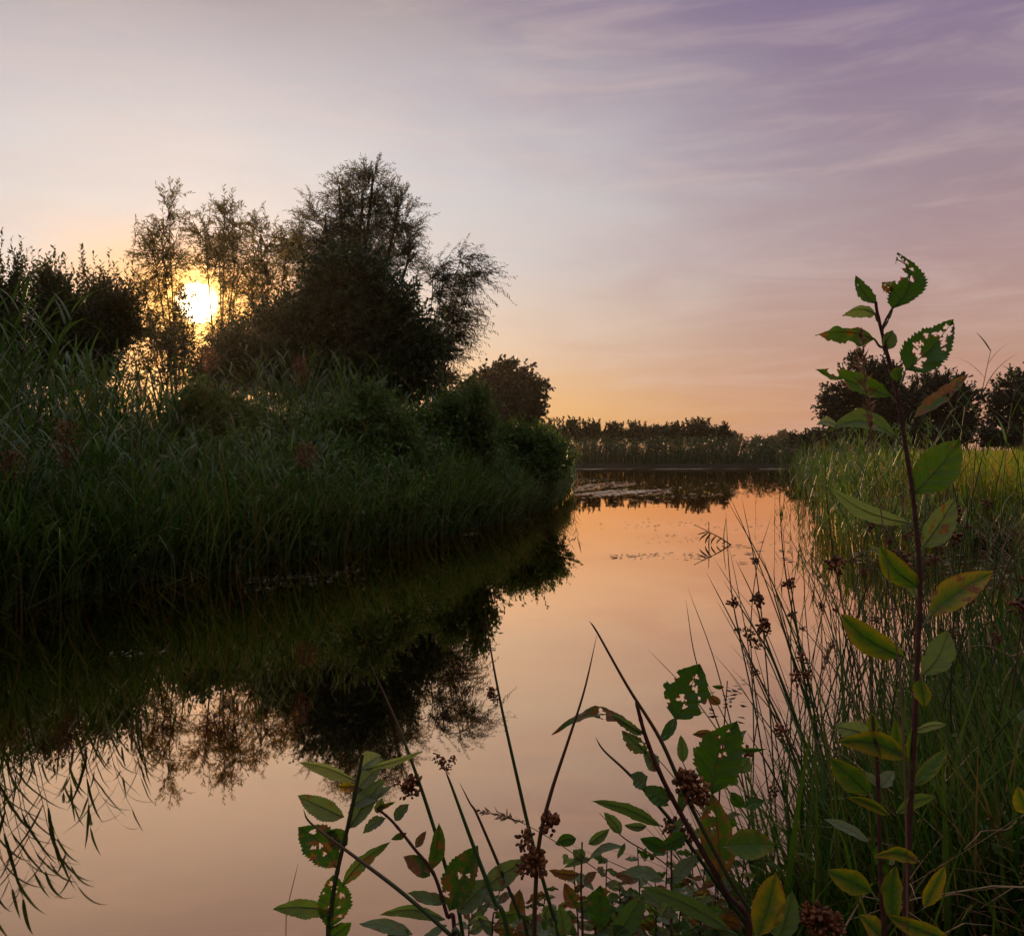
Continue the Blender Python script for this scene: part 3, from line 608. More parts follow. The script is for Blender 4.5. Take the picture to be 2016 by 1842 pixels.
# reed fringe in the water at the right
mb = MB()
def fringe(n, pts, jx, jy):
    q = np.array([tuple(W(*p)) for p in pts]); s = rng.rand(n) * (len(q) - 1); i = s.astype(int)
    p = q[i] + (q[np.minimum(i + 1, len(q) - 1)] - q[i]) * (s - i)[:, None]
    p = p + np.stack([rng.normal(0, jx, n), rng.normal(0, jy, n)], 1)
    return np.column_stack([p, np.maximum(ground_z(p), -.04)])
r = fringe(420, ((1590, 935), (1610, 960), (1640, 995), (1690, 1030), (1740, 1045)), .3, .7)
reed_arrays(mb, rng, r, rng.uniform(.6, 1.2, len(r)), leaf_n=6, leafL=.32, leafW=.016, dry=.16, tone_lo=.2, droop=1.3, f0=.35)
r = fringe(200, ((1690, 1080), (1800, 1080), (1900, 1085)), .35, .5)
reed_arrays(mb, rng, r, rng.uniform(.25, .55, len(r)), leaf_n=5, leafL=.28, leafW=.013, dry=.25, tone_lo=.2, droop=1.3, f0=.35)
tag(mb.build('reed_fringe', M['reed']), 'green reed fringe standing in the shallows along the right bank', 'reeds', kind='stuff')

# ------------------------------------------------------------------ single reeds (things)
def make_reed(rng, Hh, leaf_n, leafL, leafW, lean, label, group, dry=.1, name='reed'):
    root = empty(name, (0, 0, 0), label, 'reed', group)
    b = MB(); az = rng.uniform(0, 6.28)
    c = spline([(0, 0, 0), (lean * .15 * Hh, 0, Hh * .4), (lean * .55 * Hh, 0, Hh * .8), (lean * Hh, 0, Hh)], 9)
    tubes(b, c, np.linspace(.004, .0012, 9), 5, tone=[(rng.rand(), .3, 0, 1)])
    b.build('stem', M['reed'], root)
    b = MB(); f = np.linspace(.3, .98, leaf_n) + rng.uniform(-.03, .03, leaf_n); f = f.clip(.05, .99) * 8; j = f.astype(int)
    lo = c[j] + (c[np.minimum(j + 1, 8)] - c[j]) * (f - j)[:, None]
    la = np.where(np.arange(leaf_n) % 2 == 0, np.pi / 2, -np.pi / 2) + rng.normal(0, .55, leaf_n)
    L = leafL * rng.uniform(.7, 1.15, leaf_n) * np.interp(f / 8, [.3, .6, 1], [.9, 1, .55])
    blades(b, lo, la, L, leafW * rng.uniform(.8, 1.1, leaf_n), rng.uniform(.3, .7, leaf_n), rng.uniform(.3, 1.35, leaf_n), tones(rng, leaf_n, dry, .2, 1.), k=7, prof=np.interp(np.linspace(0, 1, 8), [0, .12, .35, .7, 1], [.45, .9, 1, .65, .03]))
    b.build('foliage', M['reed'], root)
    return root
rr = np.random.RandomState(7)
G1 = 'tall reeds at the near end of the left bank'
protos = [make_reed(rr, rr.uniform(1.6, 1.9), 9, .46, .022, rr.uniform(.05, .22), 'tall reed with long arching leaves at the near end of the left bank', G1) for _ in range(6)]
spots = []
for i in range(46):
    px = rr.uniform(-60, 300) if i < 26 else rr.uniform(300, 860)
    yy = np.interp(px, [-60, 0, 300, 600, 850], [1205, 1195, 1142, 1098, 1056]); q = W(px, yy); dr = q / np.linalg.norm(q)
    o = q + dr * rr.uniform(-.12, .9); spots.append((o[0], o[1], np.interp(px, [-60, 120, 320, 860], [1.06, 1.0, .55, .5]) * rr.uniform(.85, 1.05)))
for i, (x, y, s) in enumerate(spots):
    z = max(on_ground(x, y)[2], -.05)
    far = x > -2.7
    lb = 'single reed with bent leaves at the front of the left reed bed' if far else None
    gp = 'reeds at the front of the left reed bed' if far else None
    if i < 6:
        o = protos[i]; o.location = (x, y, z); o.rotation_euler = (0, 0, rr.uniform(-.8, .8)); o.scale = (s,) * 3
        if lb: o['label'] = lb; o['group'] = gp
    else: copy_thing(protos[i % 6], (x, y, z), rr.uniform(-.9, .9) + (math.pi if rr.rand() < .2 else 0), s, lb, gp)
# reeds standing in open water, right of the middle
G2 = 'thin reeds standing in the open water'
pro2 = [make_reed(rr, rr.uniform(.6, .9), 4, .26, .010, rr.uniform(-.06, .08), 'thin upright reed standing in the open water left of the right bank', G2, .1) for _ in range(5)]
for k, (px, py, s) in enumerate(((1488, 1010, 1.0), (1545, 1000, 1.0), (1525, 1085, 1.0), (1580, 1050, .9), (1600, 1085, 1.0), (1570, 985, .8), (1615, 1040, .9), (1640, 1100, 1.0), (1630, 1060, .8), (1655, 1075, 1.1),
                                 (1560, 1120, .7), (1605, 1010, .8), (1670, 1120, .8), (1690, 1090, 1.0), (1590, 1010, .7), (1620, 1120, .8), (1650, 1035, .8), (1700, 1130, .8), (1665, 1150, .7))):
    q = W(px, py)
    if k < 5: pro2[k].location = (q[0], q[1], -.03); pro2[k].scale = (s * .62,) * 3; pro2[k].rotation_euler = (0, 0, rr.uniform(0, 6))
    else: copy_thing(pro2[k % 5], (q[0], q[1], -.03), rr.uniform(0, 6.28), s * .62)
# tall reeds against the right trees
G3 = 'tall reeds rising above the meadow on the right'
pro3 = [make_reed(rr, 1.35, 8, .30, .014, rr.uniform(.02, .2), 'tall green reed rising above the meadow in front of the right-hand trees', G3) for _ in range(4)]
for k, (px, d, top) in enumerate(((1790, 7.2, 800), (1850, 6.8, 760), (1905, 6.4, 690), (1880, 7.5, 800), (1935, 6.2, 790), (1965, 6.6, 745), (1990, 6.0, 820), (1700, 8.5, 840), (1670, 9.0, 850), (1740, 8.2, 850), (2010, 6.8, 830), (1820, 7.8, 840))):
    x = (px - 1008) / F * d; g = on_ground(x, d); hgt = CH + (H0 - top) / F * d - g[2]
    if k < 4: o = pro3[k]; o.location = tuple(g); o.scale = (hgt / 1.35,) * 3; o.rotation_euler = (0, 0, rr.uniform(-1, 1))
    else: copy_thing(pro3[k % 4], g, rr.uniform(-1, 1), hgt / 1.35)

# a snapped reed: its tip leans down into the water and the leaves hang from it in a row of barbs
q = W(1412, 1072); kk = q[1] / F
root = empty('bent_reed', (q[0], q[1], 0), 'bent reed tip with a row of hanging barb-like leaves poking out of the open water', 'reed')
def at(x, z, y=0.0): return (x * kk, y, z * kk)
b = MB()
for pts, r0, r1 in (([at(28, -1), at(5, 14), at(-18, 26), at(-46, 40)], .0075, .003), ([at(-16, -4, .02), at(-15, 16, .02), at(-16, 46, .02)], .0065, .003), ([at(17, -4, .06), at(16, 18, .06), at(20, 50, .06)], .006, .0025)):
    tubes(b, spline(pts, 9), np.linspace(r0, r1, 9), 5, tone=[(.2, .2, 0, 1)])
b.build('stem', M['reed'], root)
b = MB()
for x0, z0, x1, z1, w in ((-16, 25, -36, 8, 5.5), (-12, 23, -24, 1, 6), (-2, 18, -12, 1, 5.5), (8, 13, -1, 1, 4.5), (18, 7, 10, 1, 3.5), (-18, 26, -40, 20, 4)):
    c = spline([at(x0, z0), at((x0 + x1) / 2 - 3, (z0 + z1) / 2 - 1), at(x1, z1)], 7); w7 = np.array([.3, .8, 1, .95, .75, .45, .08]) * w * .6 * kk / 2
    t = unit(np.gradient(c, axis=0)); sd_ = unit(np.cross(t, (0.15, -1, .1)))
    V = np.stack([c - sd_ * w7[:, None], c + sd_ * w7[:, None]], 1).reshape(-1, 3); k2 = np.arange(6) * 2
    b.add(V, np.stack([k2, k2 + 1, k2 + 3, k2 + 2], 1), (.1, .2, 0, 1))
b.build('foliage', M['reed'], root)

# ------------------------------------------------------------------ floating weed (nobody could count it)
def weed(mb, rng, n, x0, x1, y0, y1, size, z=.004, slope=0.0, ragged=True):
    px = rng.uniform(x0, x1, n); py = y0 + (y1 - y0) * rng.beta(1.5, 1.5, n) + slope * (px - x0)
    if ragged: keep = (np.sin(px * .09 + py * .8) + np.sin(px * .031 + 1 + py * .35) + rng.normal(0, .9, n)) > .5; px, py = px[keep], py[keep]
    q = np.array([W(a, b_) for a, b_ in zip(px, py)]); m = len(q); a = rng.uniform(0, 6.28, m); s = size * rng.uniform(.5, 1.4, m)
    V = []
    for k in range(4):
        aa = a + k * np.pi / 2; rad_ = s * rng.uniform(.6, 1.2, m) * (1.5 if k % 2 else .7)
        V.append(np.stack([q[:, 0] + np.cos(aa) * rad_, q[:, 1] + np.sin(aa) * rad_, z + rng.uniform(0, .006, m)], 1))
    mb.add(np.stack(V, 1).reshape(-1, 3), np.arange(m * 4).reshape(m, 4), np.repeat(tones(rng, m, .1), 4, axis=0))
mb = MB(); rw = np.random.RandomState(9)
weed(mb, rw, 1500, 1125, 1545, 921.5, 924.5, .22)
weed(mb, rw, 1100, 1120, 1250, 940, 968, .055); weed(mb, rw, 1300, 1130, 1320, 963, 976, .055); weed(mb, rw, 420, 1130, 1460, 944, 990, .05); weed(mb, rw, 500, 1150, 1270, 966, 971, .06)
weed(mb, rw, 500, 1590, 1700, 960, 985, .06); weed(mb, rw, 300, 1680, 1900, 1085, 1110, .035); weed(mb, rw, 260, 1850, 2000, 1085, 1160, .03)
weed(mb, rw, 60, 940, 1050, 1022, 1026, .03); weed(mb, rw, 50, 860, 960, 1050, 1056, .025)
tag(mb.build('duckweed', M['weed']), 'pale floating weed in thin streaks on the far water and in the inlet', 'water weed', kind='stuff')
mb = MB()
weed(mb, rw, 420, 480, 720, 1136, 1172, .011, slope=-.12); weed(mb, rw, 90, 190, 340, 1280, 1300, .008, slope=-.05)
weed(mb, rw, 260, 1200, 1400, 1088, 1102, .018); weed(mb, rw, 100, 1250, 1420, 1050, 1070, .02); weed(mb, rw, 160, 1180, 1500, 1020, 1045, .022); weed(mb, rw, 70, 1430, 1560, 1060, 1110, .035); weed(mb, rw, 60, 1380, 1480, 1335, 1420, .012); weed(mb, rw, 50, 1330, 1500, 1560, 1720, .008)
tag(mb.build('drifting_weed', M['darkweed']), 'dark scattered specks of weed drifting on the open water', 'water weed', kind='stuff')

# ------------------------------------------------------------------ broad leaves of the near saplings
def hero_leaf(parent, base, tip, d, wpx, dz=0.0, dip=0.0, roll=.35, bend=0.0, arch=0.0, cup=.18, yel=0.0, brown=0.0, grey=0.0, holes=(), nholes=0, teeth=.05, wave=.05, seed=0,
              shape=.8, pet=None, origin=(0, 0, 0), tone=None, ragged=0.0):
    """base and tip in frame units at distance d (tip dz further away); wpx = apparent width"""
    rng = np.random.RandomState(seed + 1000)
    B = P(base[0], base[1], d); T = P(tip[0], tip[1], d + dz); a = T - B; Ln = np.linalg.norm(a); a /= Ln
    bend = bend + rng.normal(0, .035); cup = cup * rng.uniform(.5, 2.4); wave = wave * rng.uniform(.7, 2.2); roll = roll * rng.choice([-1, 1]); ragged = max(ragged, .04)
    n0 = -unit((B + T) / 2 - np.array([0, 0, CH])); s0 = unit(np.cross(a, n0)); nn = np.cross(s0, a)
    sd = math.cos(roll) * s0 + math.sin(roll) * nn; nr = np.cross(sd, a)
    half = 1.12 * wpx / F * d / 2 / max(math.cos(roll), .35)
    nu, nv = (96, 46) if (holes or nholes) else (50, 22)
    u = np.linspace(0, 1, nu + 1); v = np.linspace(-1, 1, nv + 1)
    prof = np.sin(np.pi * u ** shape) ** .85 * np.interp(u, [0, .08, .9, 1], [.55, .95, 1.0, .75])
    saw = (u * 17 + rng.rand()) % 1.0
    edge = [prof * (1 + teeth * (saw - .5) * 1.6 + ragged * sum(np.sin(u * f + p) for f, p in zip((23, 37, 61), rng.uniform(0, 6, 3))) / 3) for _ in (0, 1)]
    U, V = np.meshgrid(u, v, indexing='ij')
    wd_ = np.where(V < 0, edge[0][:, None], edge[1][:, None])
    X = V * wd_ * half
    up = np.array([0, 0, 1.0])
    ph = rng.uniform(0, 6, 3)
    lift = cup * np.abs(X) + wave * half * np.abs(V) * (np.sin(U * 13 + ph[0] + V) + .6 * np.sin(U * 22 + ph[1])) + .03 * half * np.sin(np.abs(V) * 7 - U * 30)
    pos = B + a * (U * Ln)[..., None] + sd * (X + bend * Ln * np.sin(np.pi * U))[..., None] + nr * lift[..., None] + up * (arch * Ln * np.sin(np.pi * U))[..., None] \
        - up * (dip * Ln * np.maximum(U - .5, 0) ** 2 * 4)[..., None]
    keep = np.ones((nu, nv), bool); rim = np.zeros(U.shape)
    uc = (u[:-1] + u[1:])[:, None] / 2; vc = (v[:-1] + v[1:])[None, :] / 2
    xr = vc * ((edge[1][:-1] + edge[1][1:]) / 2)[:, None] * half / Ln
    hs = list(holes) + [(rng.uniform(.2, .85), rng.uniform(-.75, .75), rng.uniform(.018, .045)) for _ in range(nholes)]
    for hu, hv, hr in hs:
        hx = hv * np.interp(hu, u, prof) * half / Ln; dx, dy = uc - hu, xr - hx
        an = np.arctan2(dy, dx); p1, p2 = rng.uniform(0, 6, 2)
        rr_ = hr * (1 + .35 * np.sin(3 * an + p1) + .22 * np.sin(5 * an + p2))
        keep &= (dx ** 2 + dy ** 2) > rr_ ** 2
        ex, ey = U - hu, X / Ln - hx; rim = np.maximum(rim, np.clip(1 - (np.hypot(ex, ey) - hr * 1.1) / .022, 0, 1))
    idx = np.arange((nu + 1) * (nv + 1)).reshape(nu + 1, nv + 1)
    Q = np.stack([idx[:-1, :-1], idx[:-1, 1:], idx[1:, 1:], idx[1:, :-1]], -1)[keep]
    tn = rng.uniform(.2, .9) if tone is None else tone
    C = np.stack([np.full(U.shape, tn), np.full(U.shape, yel), np.abs(V), U], -1).reshape(-1, 4)
    b = MB(); b.add(pos.reshape(-1, 3), Q.reshape(-1, 4), C, wear=np.stack([np.maximum(brown, rim * .95), np.full(U.shape, grey), np.zeros(U.shape), np.ones(U.shape)], -1).reshape(-1, 4))
    rib = pos[:, nv // 2] - nr * .0006
    if not holes or all(h[2] < .12 for h in holes):
        tubes(b, rib[:-3:3], np.linspace(.0010, .0003, len(rib[:-3:3])) * d, 5, mi=1)
    if pet is not None:
        A = P(pet[0], pet[1], d); tubes(b, spline([A, (A + B) / 2 - up * .003, B, rib[3]], 8), np.linspace(.0016, .0010, 8) * d, 6, mi=1)
    o = b.build('leaf', [M['leaf'], M['rib']], parent, np.asarray(origin)); return o
def stem_mesh(name, pts, d, w0, w1, m, parent, origin, nodes=True, ds=None, seed=0):
    """pts in frame units at distance d; w0, w1 apparent widths"""
    b = MB(); dd_ = ds if ds is not None else [d] * len(pts)
    p = spline([P(x, y, q) for (x, y), q in zip(pts, dd_)], 60)
    r = np.linspace(w0, w1, 60) / F * d / 2
    if nodes: r = r * (1 + .18 * np.maximum(0, np.sin(np.arange(60) * 1.1 + seed)) ** 6)
    tubes(b, p, r, 8)
    return b.build(name, M[m], parent, np.asarray(origin))
def to_ground(x, y, d, drift=0):
    """the frame point where a stem passing (x, y) at distance d meets the ground"""
    g = on_ground((x + drift - 1008) / F * d, d); return (x + drift, H0 + (CH - g[2] + .01) / d * F), g
def sapling(label, d, stems, leaves, seed, cat='sapling', name='willow_sapling', stem_mat='stem'):
    x, y = stems[0][0][0]; e, g = to_ground(x, y, d)
    root = empty(name, g, label, cat)
    for i, (pts, w0, w1, m) in enumerate(stems):
        ee, _ = to_ground(pts[0][0], pts[0][1], d)
        full = [ee] + list(pts) if pts[0][1] > 1790 else list(pts)
        stem_mesh('stem', full, d, w0, w1, m or stem_mat, root, g, seed=i)
    for i, L in enumerate(leaves):
        kw = dict(L[3]) if len(L) > 3 else {}
        dd_ = d + kw.pop('off', 0.0)
        hero_leaf(root, L[0], L[1], dd_, L[2], seed=seed * 100 + i, origin=g, **kw)
    return root
# tall sapling on the right
st = [(1783, 1860), (1786, 1700), (1797, 1500), (1806, 1300), (1811, 1150), (1800, 1000), (1783, 880), (1765, 770), (1745, 690), (1728, 620), (1724, 594)]
LV = [
    ((1758, 607), (1766, 497), 58, dict(bend=.24, roll=.1, holes=[(.60, -.8, .11), (.74, -.75, .11), (.50, -.75, .05), (.86, -.1, .03), (.82, .3, .025), (.52, .1, .04), (.70, .35, .025), (.92, -.5, .04)], teeth=.12, pet=(1738, 646), shape=.72, tone=.15)),
    ((1725, 597), (1684, 542), 24, dict(bend=-.12, roll=.5, nholes=1, tone=.3, pet=(1727, 612), ragged=.12)),
    ((1757, 572), (1736, 556), 20, dict(bend=.1, roll=.6, brown=.8, grey=.4, ragged=.2, nholes=4)),
    ((1723, 618), (1658, 621), 22, dict(arch=.16, roll=.7, grey=.75, cup=.5, tone=.2, pet=(1731, 632), ragged=.05)),
    ((1722, 668), (1605, 660), 30, dict(arch=.16, roll=.5, wave=.25, cup=.4, grey=.15, tone=.1, ragged=.16, pet=(1740, 684), brown=.3)),
    ((1741, 688), (1758, 650), 26, dict(roll=.5, cup=.5, grey=.35, tone=.1, pet=(1744, 696))),
    ((1783, 728), (1877, 630), 74, dict(bend=-.06, roll=.15, shape=.62, holes=[(.62, .4, .035), (.68, .25, .04), (.76, .1, .04), (.8, .35, .045), (.87, .2, .035), (.72, -.2, .035), (.66, -.4, .03), (.84, -.2, .03), (.3, -.3, .05), (.25, .1, .055), (.36, -.55, .035), (.42, -.45, .03), (.55, .62, .025), (.16, .3, .04), (.56, -.62, .03)], teeth=.1, pet=(1765, 772), tone=.1)),
    ((1755, 780), (1605, 727), 34, dict(roll=.35, arch=.02, holes=[(.78, .7, .06), (.62, -.8, .05), (.7, -.85, .04)], teeth=.05, tone=.3, pet=(1768, 792), ragged=.14, bend=-.05, yel=.15)),
    ((1766, 752), (1778, 722), 20, dict(roll=.6, cup=.6, yel=.3, tone=.6, off=-.01)),
    ((1800, 822), (1907, 735), 26, dict(roll=.7, bend=.06, brown=.75, yel=.35, tone=.5, nholes=3, pet=(1787, 845), ragged=.1)),
    ((1764, 858), (1630, 838), 34, dict(arch=.14, roll=.65, grey=.25, tone=.5, yel=.15, pet=(1779, 876), dip=.08)),
    ((1650, 842), (1607, 836), 16, dict(arch=.25, roll=.6, grey=.8, cup=.3)),
    ((1797, 972), (1888, 866), 72, dict(roll=.15, shape=.95, tone=.45, pet=(1800, 1000), teeth=.03, holes=[(.86, -.15, .022)], yel=.12, brown=.18)),
    ((1790, 1030), (1632, 957), 30, dict(roll=.55, bend=-.06, grey=.75, tone=.3, pet=(1803, 1042), brown=.2)),
    ((1816, 1078), (1880, 979), 48, dict(roll=.35, grey=.55, tone=.5, brown=.42, pet=(1811, 1096), bend=.04)),
    ((1812, 1157), (1732, 1071), 44, dict(roll=.25, bend=-.16, yel=.55, tone=.6)),
    ((1809, 1180), (1707, 1071), 26, dict(roll=.5, bend=.10, grey=.7, tone=.3, off=.03)),
    ((1829, 1212), (1955, 1125), 54, dict(roll=.2, bend=-.05, yel=.85, tone=.8, brown=.4, pet=(1811, 1236), shape=.9)),
    ((1782, 1294), (1655, 1207), 50, dict(roll=.25, yel=.6, tone=.35, pet=(1805, 1314), bend=-.05, shape=.95)),
    ((1815, 1330), (1866, 1238), 48, dict(roll=.4, grey=.5, tone=.55, bend=.1, shape=.95)),
    ((1811, 1337), (1820, 1392), 30, dict(roll=.4, yel=.55, tone=.9, off=-.03, nholes=1)),
    ((1785, 1490), (1648, 1460), 44, dict(roll=.3, yel=.7, tone=.4, arch=.05, off=-.03, bend=-.03)),
    ((1776, 1502), (1764, 1416), 24, dict(roll=.3, yel=.35, tone=.7, off=-.02)),
    ((1800, 1440), (1864, 1426), 15, dict(roll=.7, grey=.9, arch=.1)),
    ((1800, 1430), (1790, 1500), 18, dict(roll=.5, yel=.4, tone=.8)),
    ((1800, 1547), (1866, 1472), 26, dict(roll=.4, yel=.4, tone=.6)),
    ((1750, 1604), (1664, 1569), 18, dict(roll=.6, yel=.7, tone=.9, arch=.1, off=-.05)),
    ((1765, 1600), (1844, 1567), 22, dict(roll=.5, yel=.3, tone=.8, arch=.1, grey=.2)),
    ((1811, 1696), (1720, 1686), 24, dict(roll=.4, yel=.75, tone=.5, arch=.12, brown=.3, off=-.05)),
    ((1761, 1817), (1764, 1702), 36, dict(roll=.3, yel=.5, tone=.4, off=-.04, shape=.95)),
    ((1819, 1785), (1861, 1702), 28, dict(roll=.4, yel=.95, tone=.9, bend=.05, off=-.04)),
    ((2030, 1605), (2003, 1548), 34, dict(roll=.3, yel=.85, tone=.9, off=-.05)),
    ((1870, 1850), (1745, 1800), 34, dict(roll=.4, yel=.75, tone=.7, off=-.05, brown=.3)),
]
sapling('tall willow sapling on the right with insect-eaten top leaves and a red stem', 1.0, [(st, 13, 6, None), ([(1741, 690), (1738, 646), (1758, 604)], 6, 4, 'greenstem')], LV, 1)
st = [(1741, 1860), (1735, 1770), (1731, 1640), (1727, 1490), (1720, 1440), (1718, 1408)]
LV = [((1714, 1566), (1633, 1491), 46, dict(roll=.3, yel=.35, tone=.3, brown=.25, pet=(1729, 1580), shape=.95)), ((1732, 1549), (1760, 1517), 26, dict(roll=.6, grey=.9)), ((1728, 1545), (1702, 1520), 14, dict(roll=.6, grey=.9)),
      ((1712, 1446), (1643, 1428), 38, dict(roll=.4, grey=.8, tone=.4, ragged=.15, off=.02)), ((1720, 1441), (1717, 1402), 21, dict(roll=.3, yel=.45, tone=.8)), ((1724, 1500), (1728, 1462), 20, dict(roll=.3, tone=.7, yel=.3)),
      ((1711, 1656), (1620, 1612), 18, dict(roll=.5, grey=.8, bend=.04)), ((1717, 1756), (1629, 1713), 42, dict(roll=.3, yel=.55, tone=.35, pet=(1735, 1772), shape=.95)), ((1730, 1662), (1746, 1720), 24, dict(roll=.5, tone=.3)),
      ((1737, 1700), (1760, 1672), 22, dict(roll=.6, grey=.9, brown=.2)), ((1742, 1850), (1690, 1800), 34, dict(roll=.4, yel=.8, tone=.6, brown=.3))]
sapling('short red-stemmed willow shoot just left of the tall sapling, half hidden in grass', .97, [(st, 11, 5, None)], LV, 2)
# sapling in the lower middle
st = [(1479, 1845), (1428, 1753), (1347, 1613), (1306, 1536), (1273, 1455), (1256, 1395), (1253, 1381)]
LV = [
    ((1266, 1444), (1086, 1446), 20, dict(arch=.20, roll=.55, brown=.65, tone=.4, cup=.3, ragged=.12, wave=.2, nholes=2)),
    ((1262, 1447), (1202, 1405), 17, dict(roll=.5, grey=.4, tone=.2, ragged=.15)),
    ((1273, 1482), (1224, 1438), 28, dict(roll=.5, brown=.5, grey=.4, tone=.1, ragged=.18, nholes=3)),
    ((1295, 1517), (1268, 1477), 27, dict(roll=.5, grey=.6, tone=.2, nholes=2, brown=.3)),
    ((1330, 1416), (1378, 1306), 82, dict(roll=.12, tone=.25, shape=.88, ragged=.10, teeth=.03, pet=(1305, 1456), bend=.02, holes=[(.78, .1, .035), (.60, .25, .045), (.66, 0, .035), (.36, -.15, .06), (.26, .12, .035), (.5, .55, .022), (.62, -1.0, .09), (.42, 1.0, .10), (.47, 1.05, .08), (.2, -.9, .05)])),
    ((1332, 1413), (1298, 1462), 20, dict(roll=.4, tone=.3)),
    ((1402, 1562), (1451, 1418), 84, dict(roll=.2, tone=.3, teeth=.10, shape=.9, holes=[(.55, .25, .02), (.5, .12, .022), (.62, .05, .018), (.84, -.1, .018), (.72, -.3, .012)], pet=(1385, 1600), yel=.12, brown=.15)),
    ((1273, 1547), (1242, 1523), 30, dict(roll=.5, tone=.2, grey=.3, ragged=.1)),
    ((1319, 1573), (1266, 1549), 34, dict(roll=.4, tone=.5, bend=-.1, brown=.1)),
    ((1316, 1585), (1268, 1560), 16, dict(roll=.6, grey=.5)),
    ((1301, 1626), (1165, 1576), 22, dict(roll=.5, tone=.5, grey=.2, arch=.05, yel=.2, ragged=.08)),
    ((1424, 1668), (1527, 1662), 52, dict(roll=.2, tone=.8, yel=.35, brown=.32, shape=.95, off=-.05)),
    ((1417, 1738), (1402, 1560), 62, dict(roll=.3, tone=.5, yel=.4, brown=.62, nholes=3, shape=.95)),
    ((1490, 1846), (1527, 1716), 56, dict(roll=.2, tone=.8, yel=.9, shape=1.0, off=-.10, bend=.03)),
    ((1531, 1850), (1560, 1753), 40, dict(roll=.4, tone=.5, grey=.35, off=-.10)),
    ((1435, 1828), (1257, 1742), 30, dict(roll=.5, tone=.6, grey=.3, arch=.03, off=-.06)),
    ((1340, 1600), (1372, 1520), 22, dict(roll=.5, tone=.3)), ((1350, 1640), (1300, 1668), 28, dict(roll=.4, tone=.15, brown=.3)),
]
sapling('willow sapling in the lower middle with a torn holey leaf at its top', 1.12, [(st, 13, 6, None)], LV, 3)
# sapling low left of the middle
LV = [
    ((700, 1537), (589, 1500), 22, dict(roll=.6, grey=.9, cup=.5, arch=.05)), ((709, 1515), (751, 1486), 34, dict(roll=.4, grey=.85, off=.01)), ((713, 1515), (833, 1478), 13, dict(roll=.7, grey=.85, arch=.02)),
    ((706, 1550), (754, 1492), 32, dict(roll=.5, grey=.6, off=.02)), ((693, 1589), (775, 1545), 18, dict(roll=.6, grey=.8, brown=.3)), ((687, 1630), (757, 1531), 38, dict(roll=.35, grey=.5, tone=.4, bend=.04)),
    ((677, 1608), (586, 1565), 38, dict(roll=.3, grey=.5, teeth=.12, tone=.3, brown=.3)), ((661, 1707), (587, 1627), 64, dict(roll=.2, teeth=.10, tone=.1, brown=.5, nholes=5, shape=.95, holes=[(.75, .2, .04)])),
    ((684, 1662), (642, 1637), 36, dict(roll=.3, tone=.2, brown=.4, yel=.3)), ((674, 1743), (769, 1656), 24, dict(roll=.5, grey=.3, brown=.45, tone=.3, ragged=.12)),
    ((652, 1828), (655, 1720), 60, dict(roll=.2, tone=.15, teeth=.10, nholes=10, brown=.4, shape=1.0)), ((650, 1791), (538, 1788), 32, dict(roll=.4, grey=.3, teeth=.10, brown=.3, tone=.3, arch=.06)),
    ((648, 1846), (692, 1815), 28, dict(roll=.4, tone=.5)), ((701, 1547), (664, 1547), 18, dict(roll=.4, yel=.9, brown=.4, ragged=.2, nholes=3)),
]
sapling('left-most leafy sapling at the bottom edge with felted grey-green top leaves', 1.1, [([(646, 1850), (650, 1800), (663, 1720), (684, 1630), (703, 1541), (713, 1486)], 10, 7, 'greenstem')], LV, 4)
LV = [
    ((777, 1614), (806, 1582), 20, dict(roll=.5, grey=.4, brown=.3)), ((758, 1610), (714, 1640), 20, dict(roll=.5, grey=.5, ragged=.2)), ((818, 1667), (839, 1635), 15, dict(roll=.5, grey=.4, brown=.5)), ((847, 1723), (794, 1685), 32, dict(roll=.3, brown=.8, tone=.2)),
    ((851, 1711), (864, 1619), 28, dict(roll=.35, brown=.5, tone=.4, yel=.2, bend=.06)), ((879, 1775), (801, 1756), 22, dict(roll=.5, grey=.3, brown=.4)), ((884, 1793), (941, 1663), 60, dict(roll=.2, tone=.25, nholes=4, brown=.42, teeth=.08, shape=.95)),
    ((899, 1794), (966, 1730), 42, dict(roll=.4, grey=.6, tone=.5)), ((953, 1749), (1038, 1691), 40, dict(roll=.3, grey=.6, brown=.4)), ((876, 1810), (748, 1800), 22, dict(roll=.6, grey=.4, arch=.12, brown=.3)),
    ((812, 1838), (707, 1818), 24, dict(roll=.5, grey=.5, arch=.06, brown=.2)), ((879, 1820), (831, 1845), 14, dict(roll=.5, grey=.6)), ((761, 1845), (806, 1832), 22, dict(roll=.4, tone=.2)), ((741, 1592), (778, 1578), 9, dict(roll=.5, brown=.4)),
    ((800, 1640), (770, 1652), 12, dict(roll=.5, brown=.6)), ((742, 1600), (752, 1570), 18, dict(roll=.4, grey=.5))]
sapling('slanting brown-stemmed sapling leaning left beside the left-most one', 1.12, [([(895, 1850), (880, 1800), (854, 1720), (815, 1669), (774, 1618), (741, 1589)], 9, 5, None)], LV, 5)
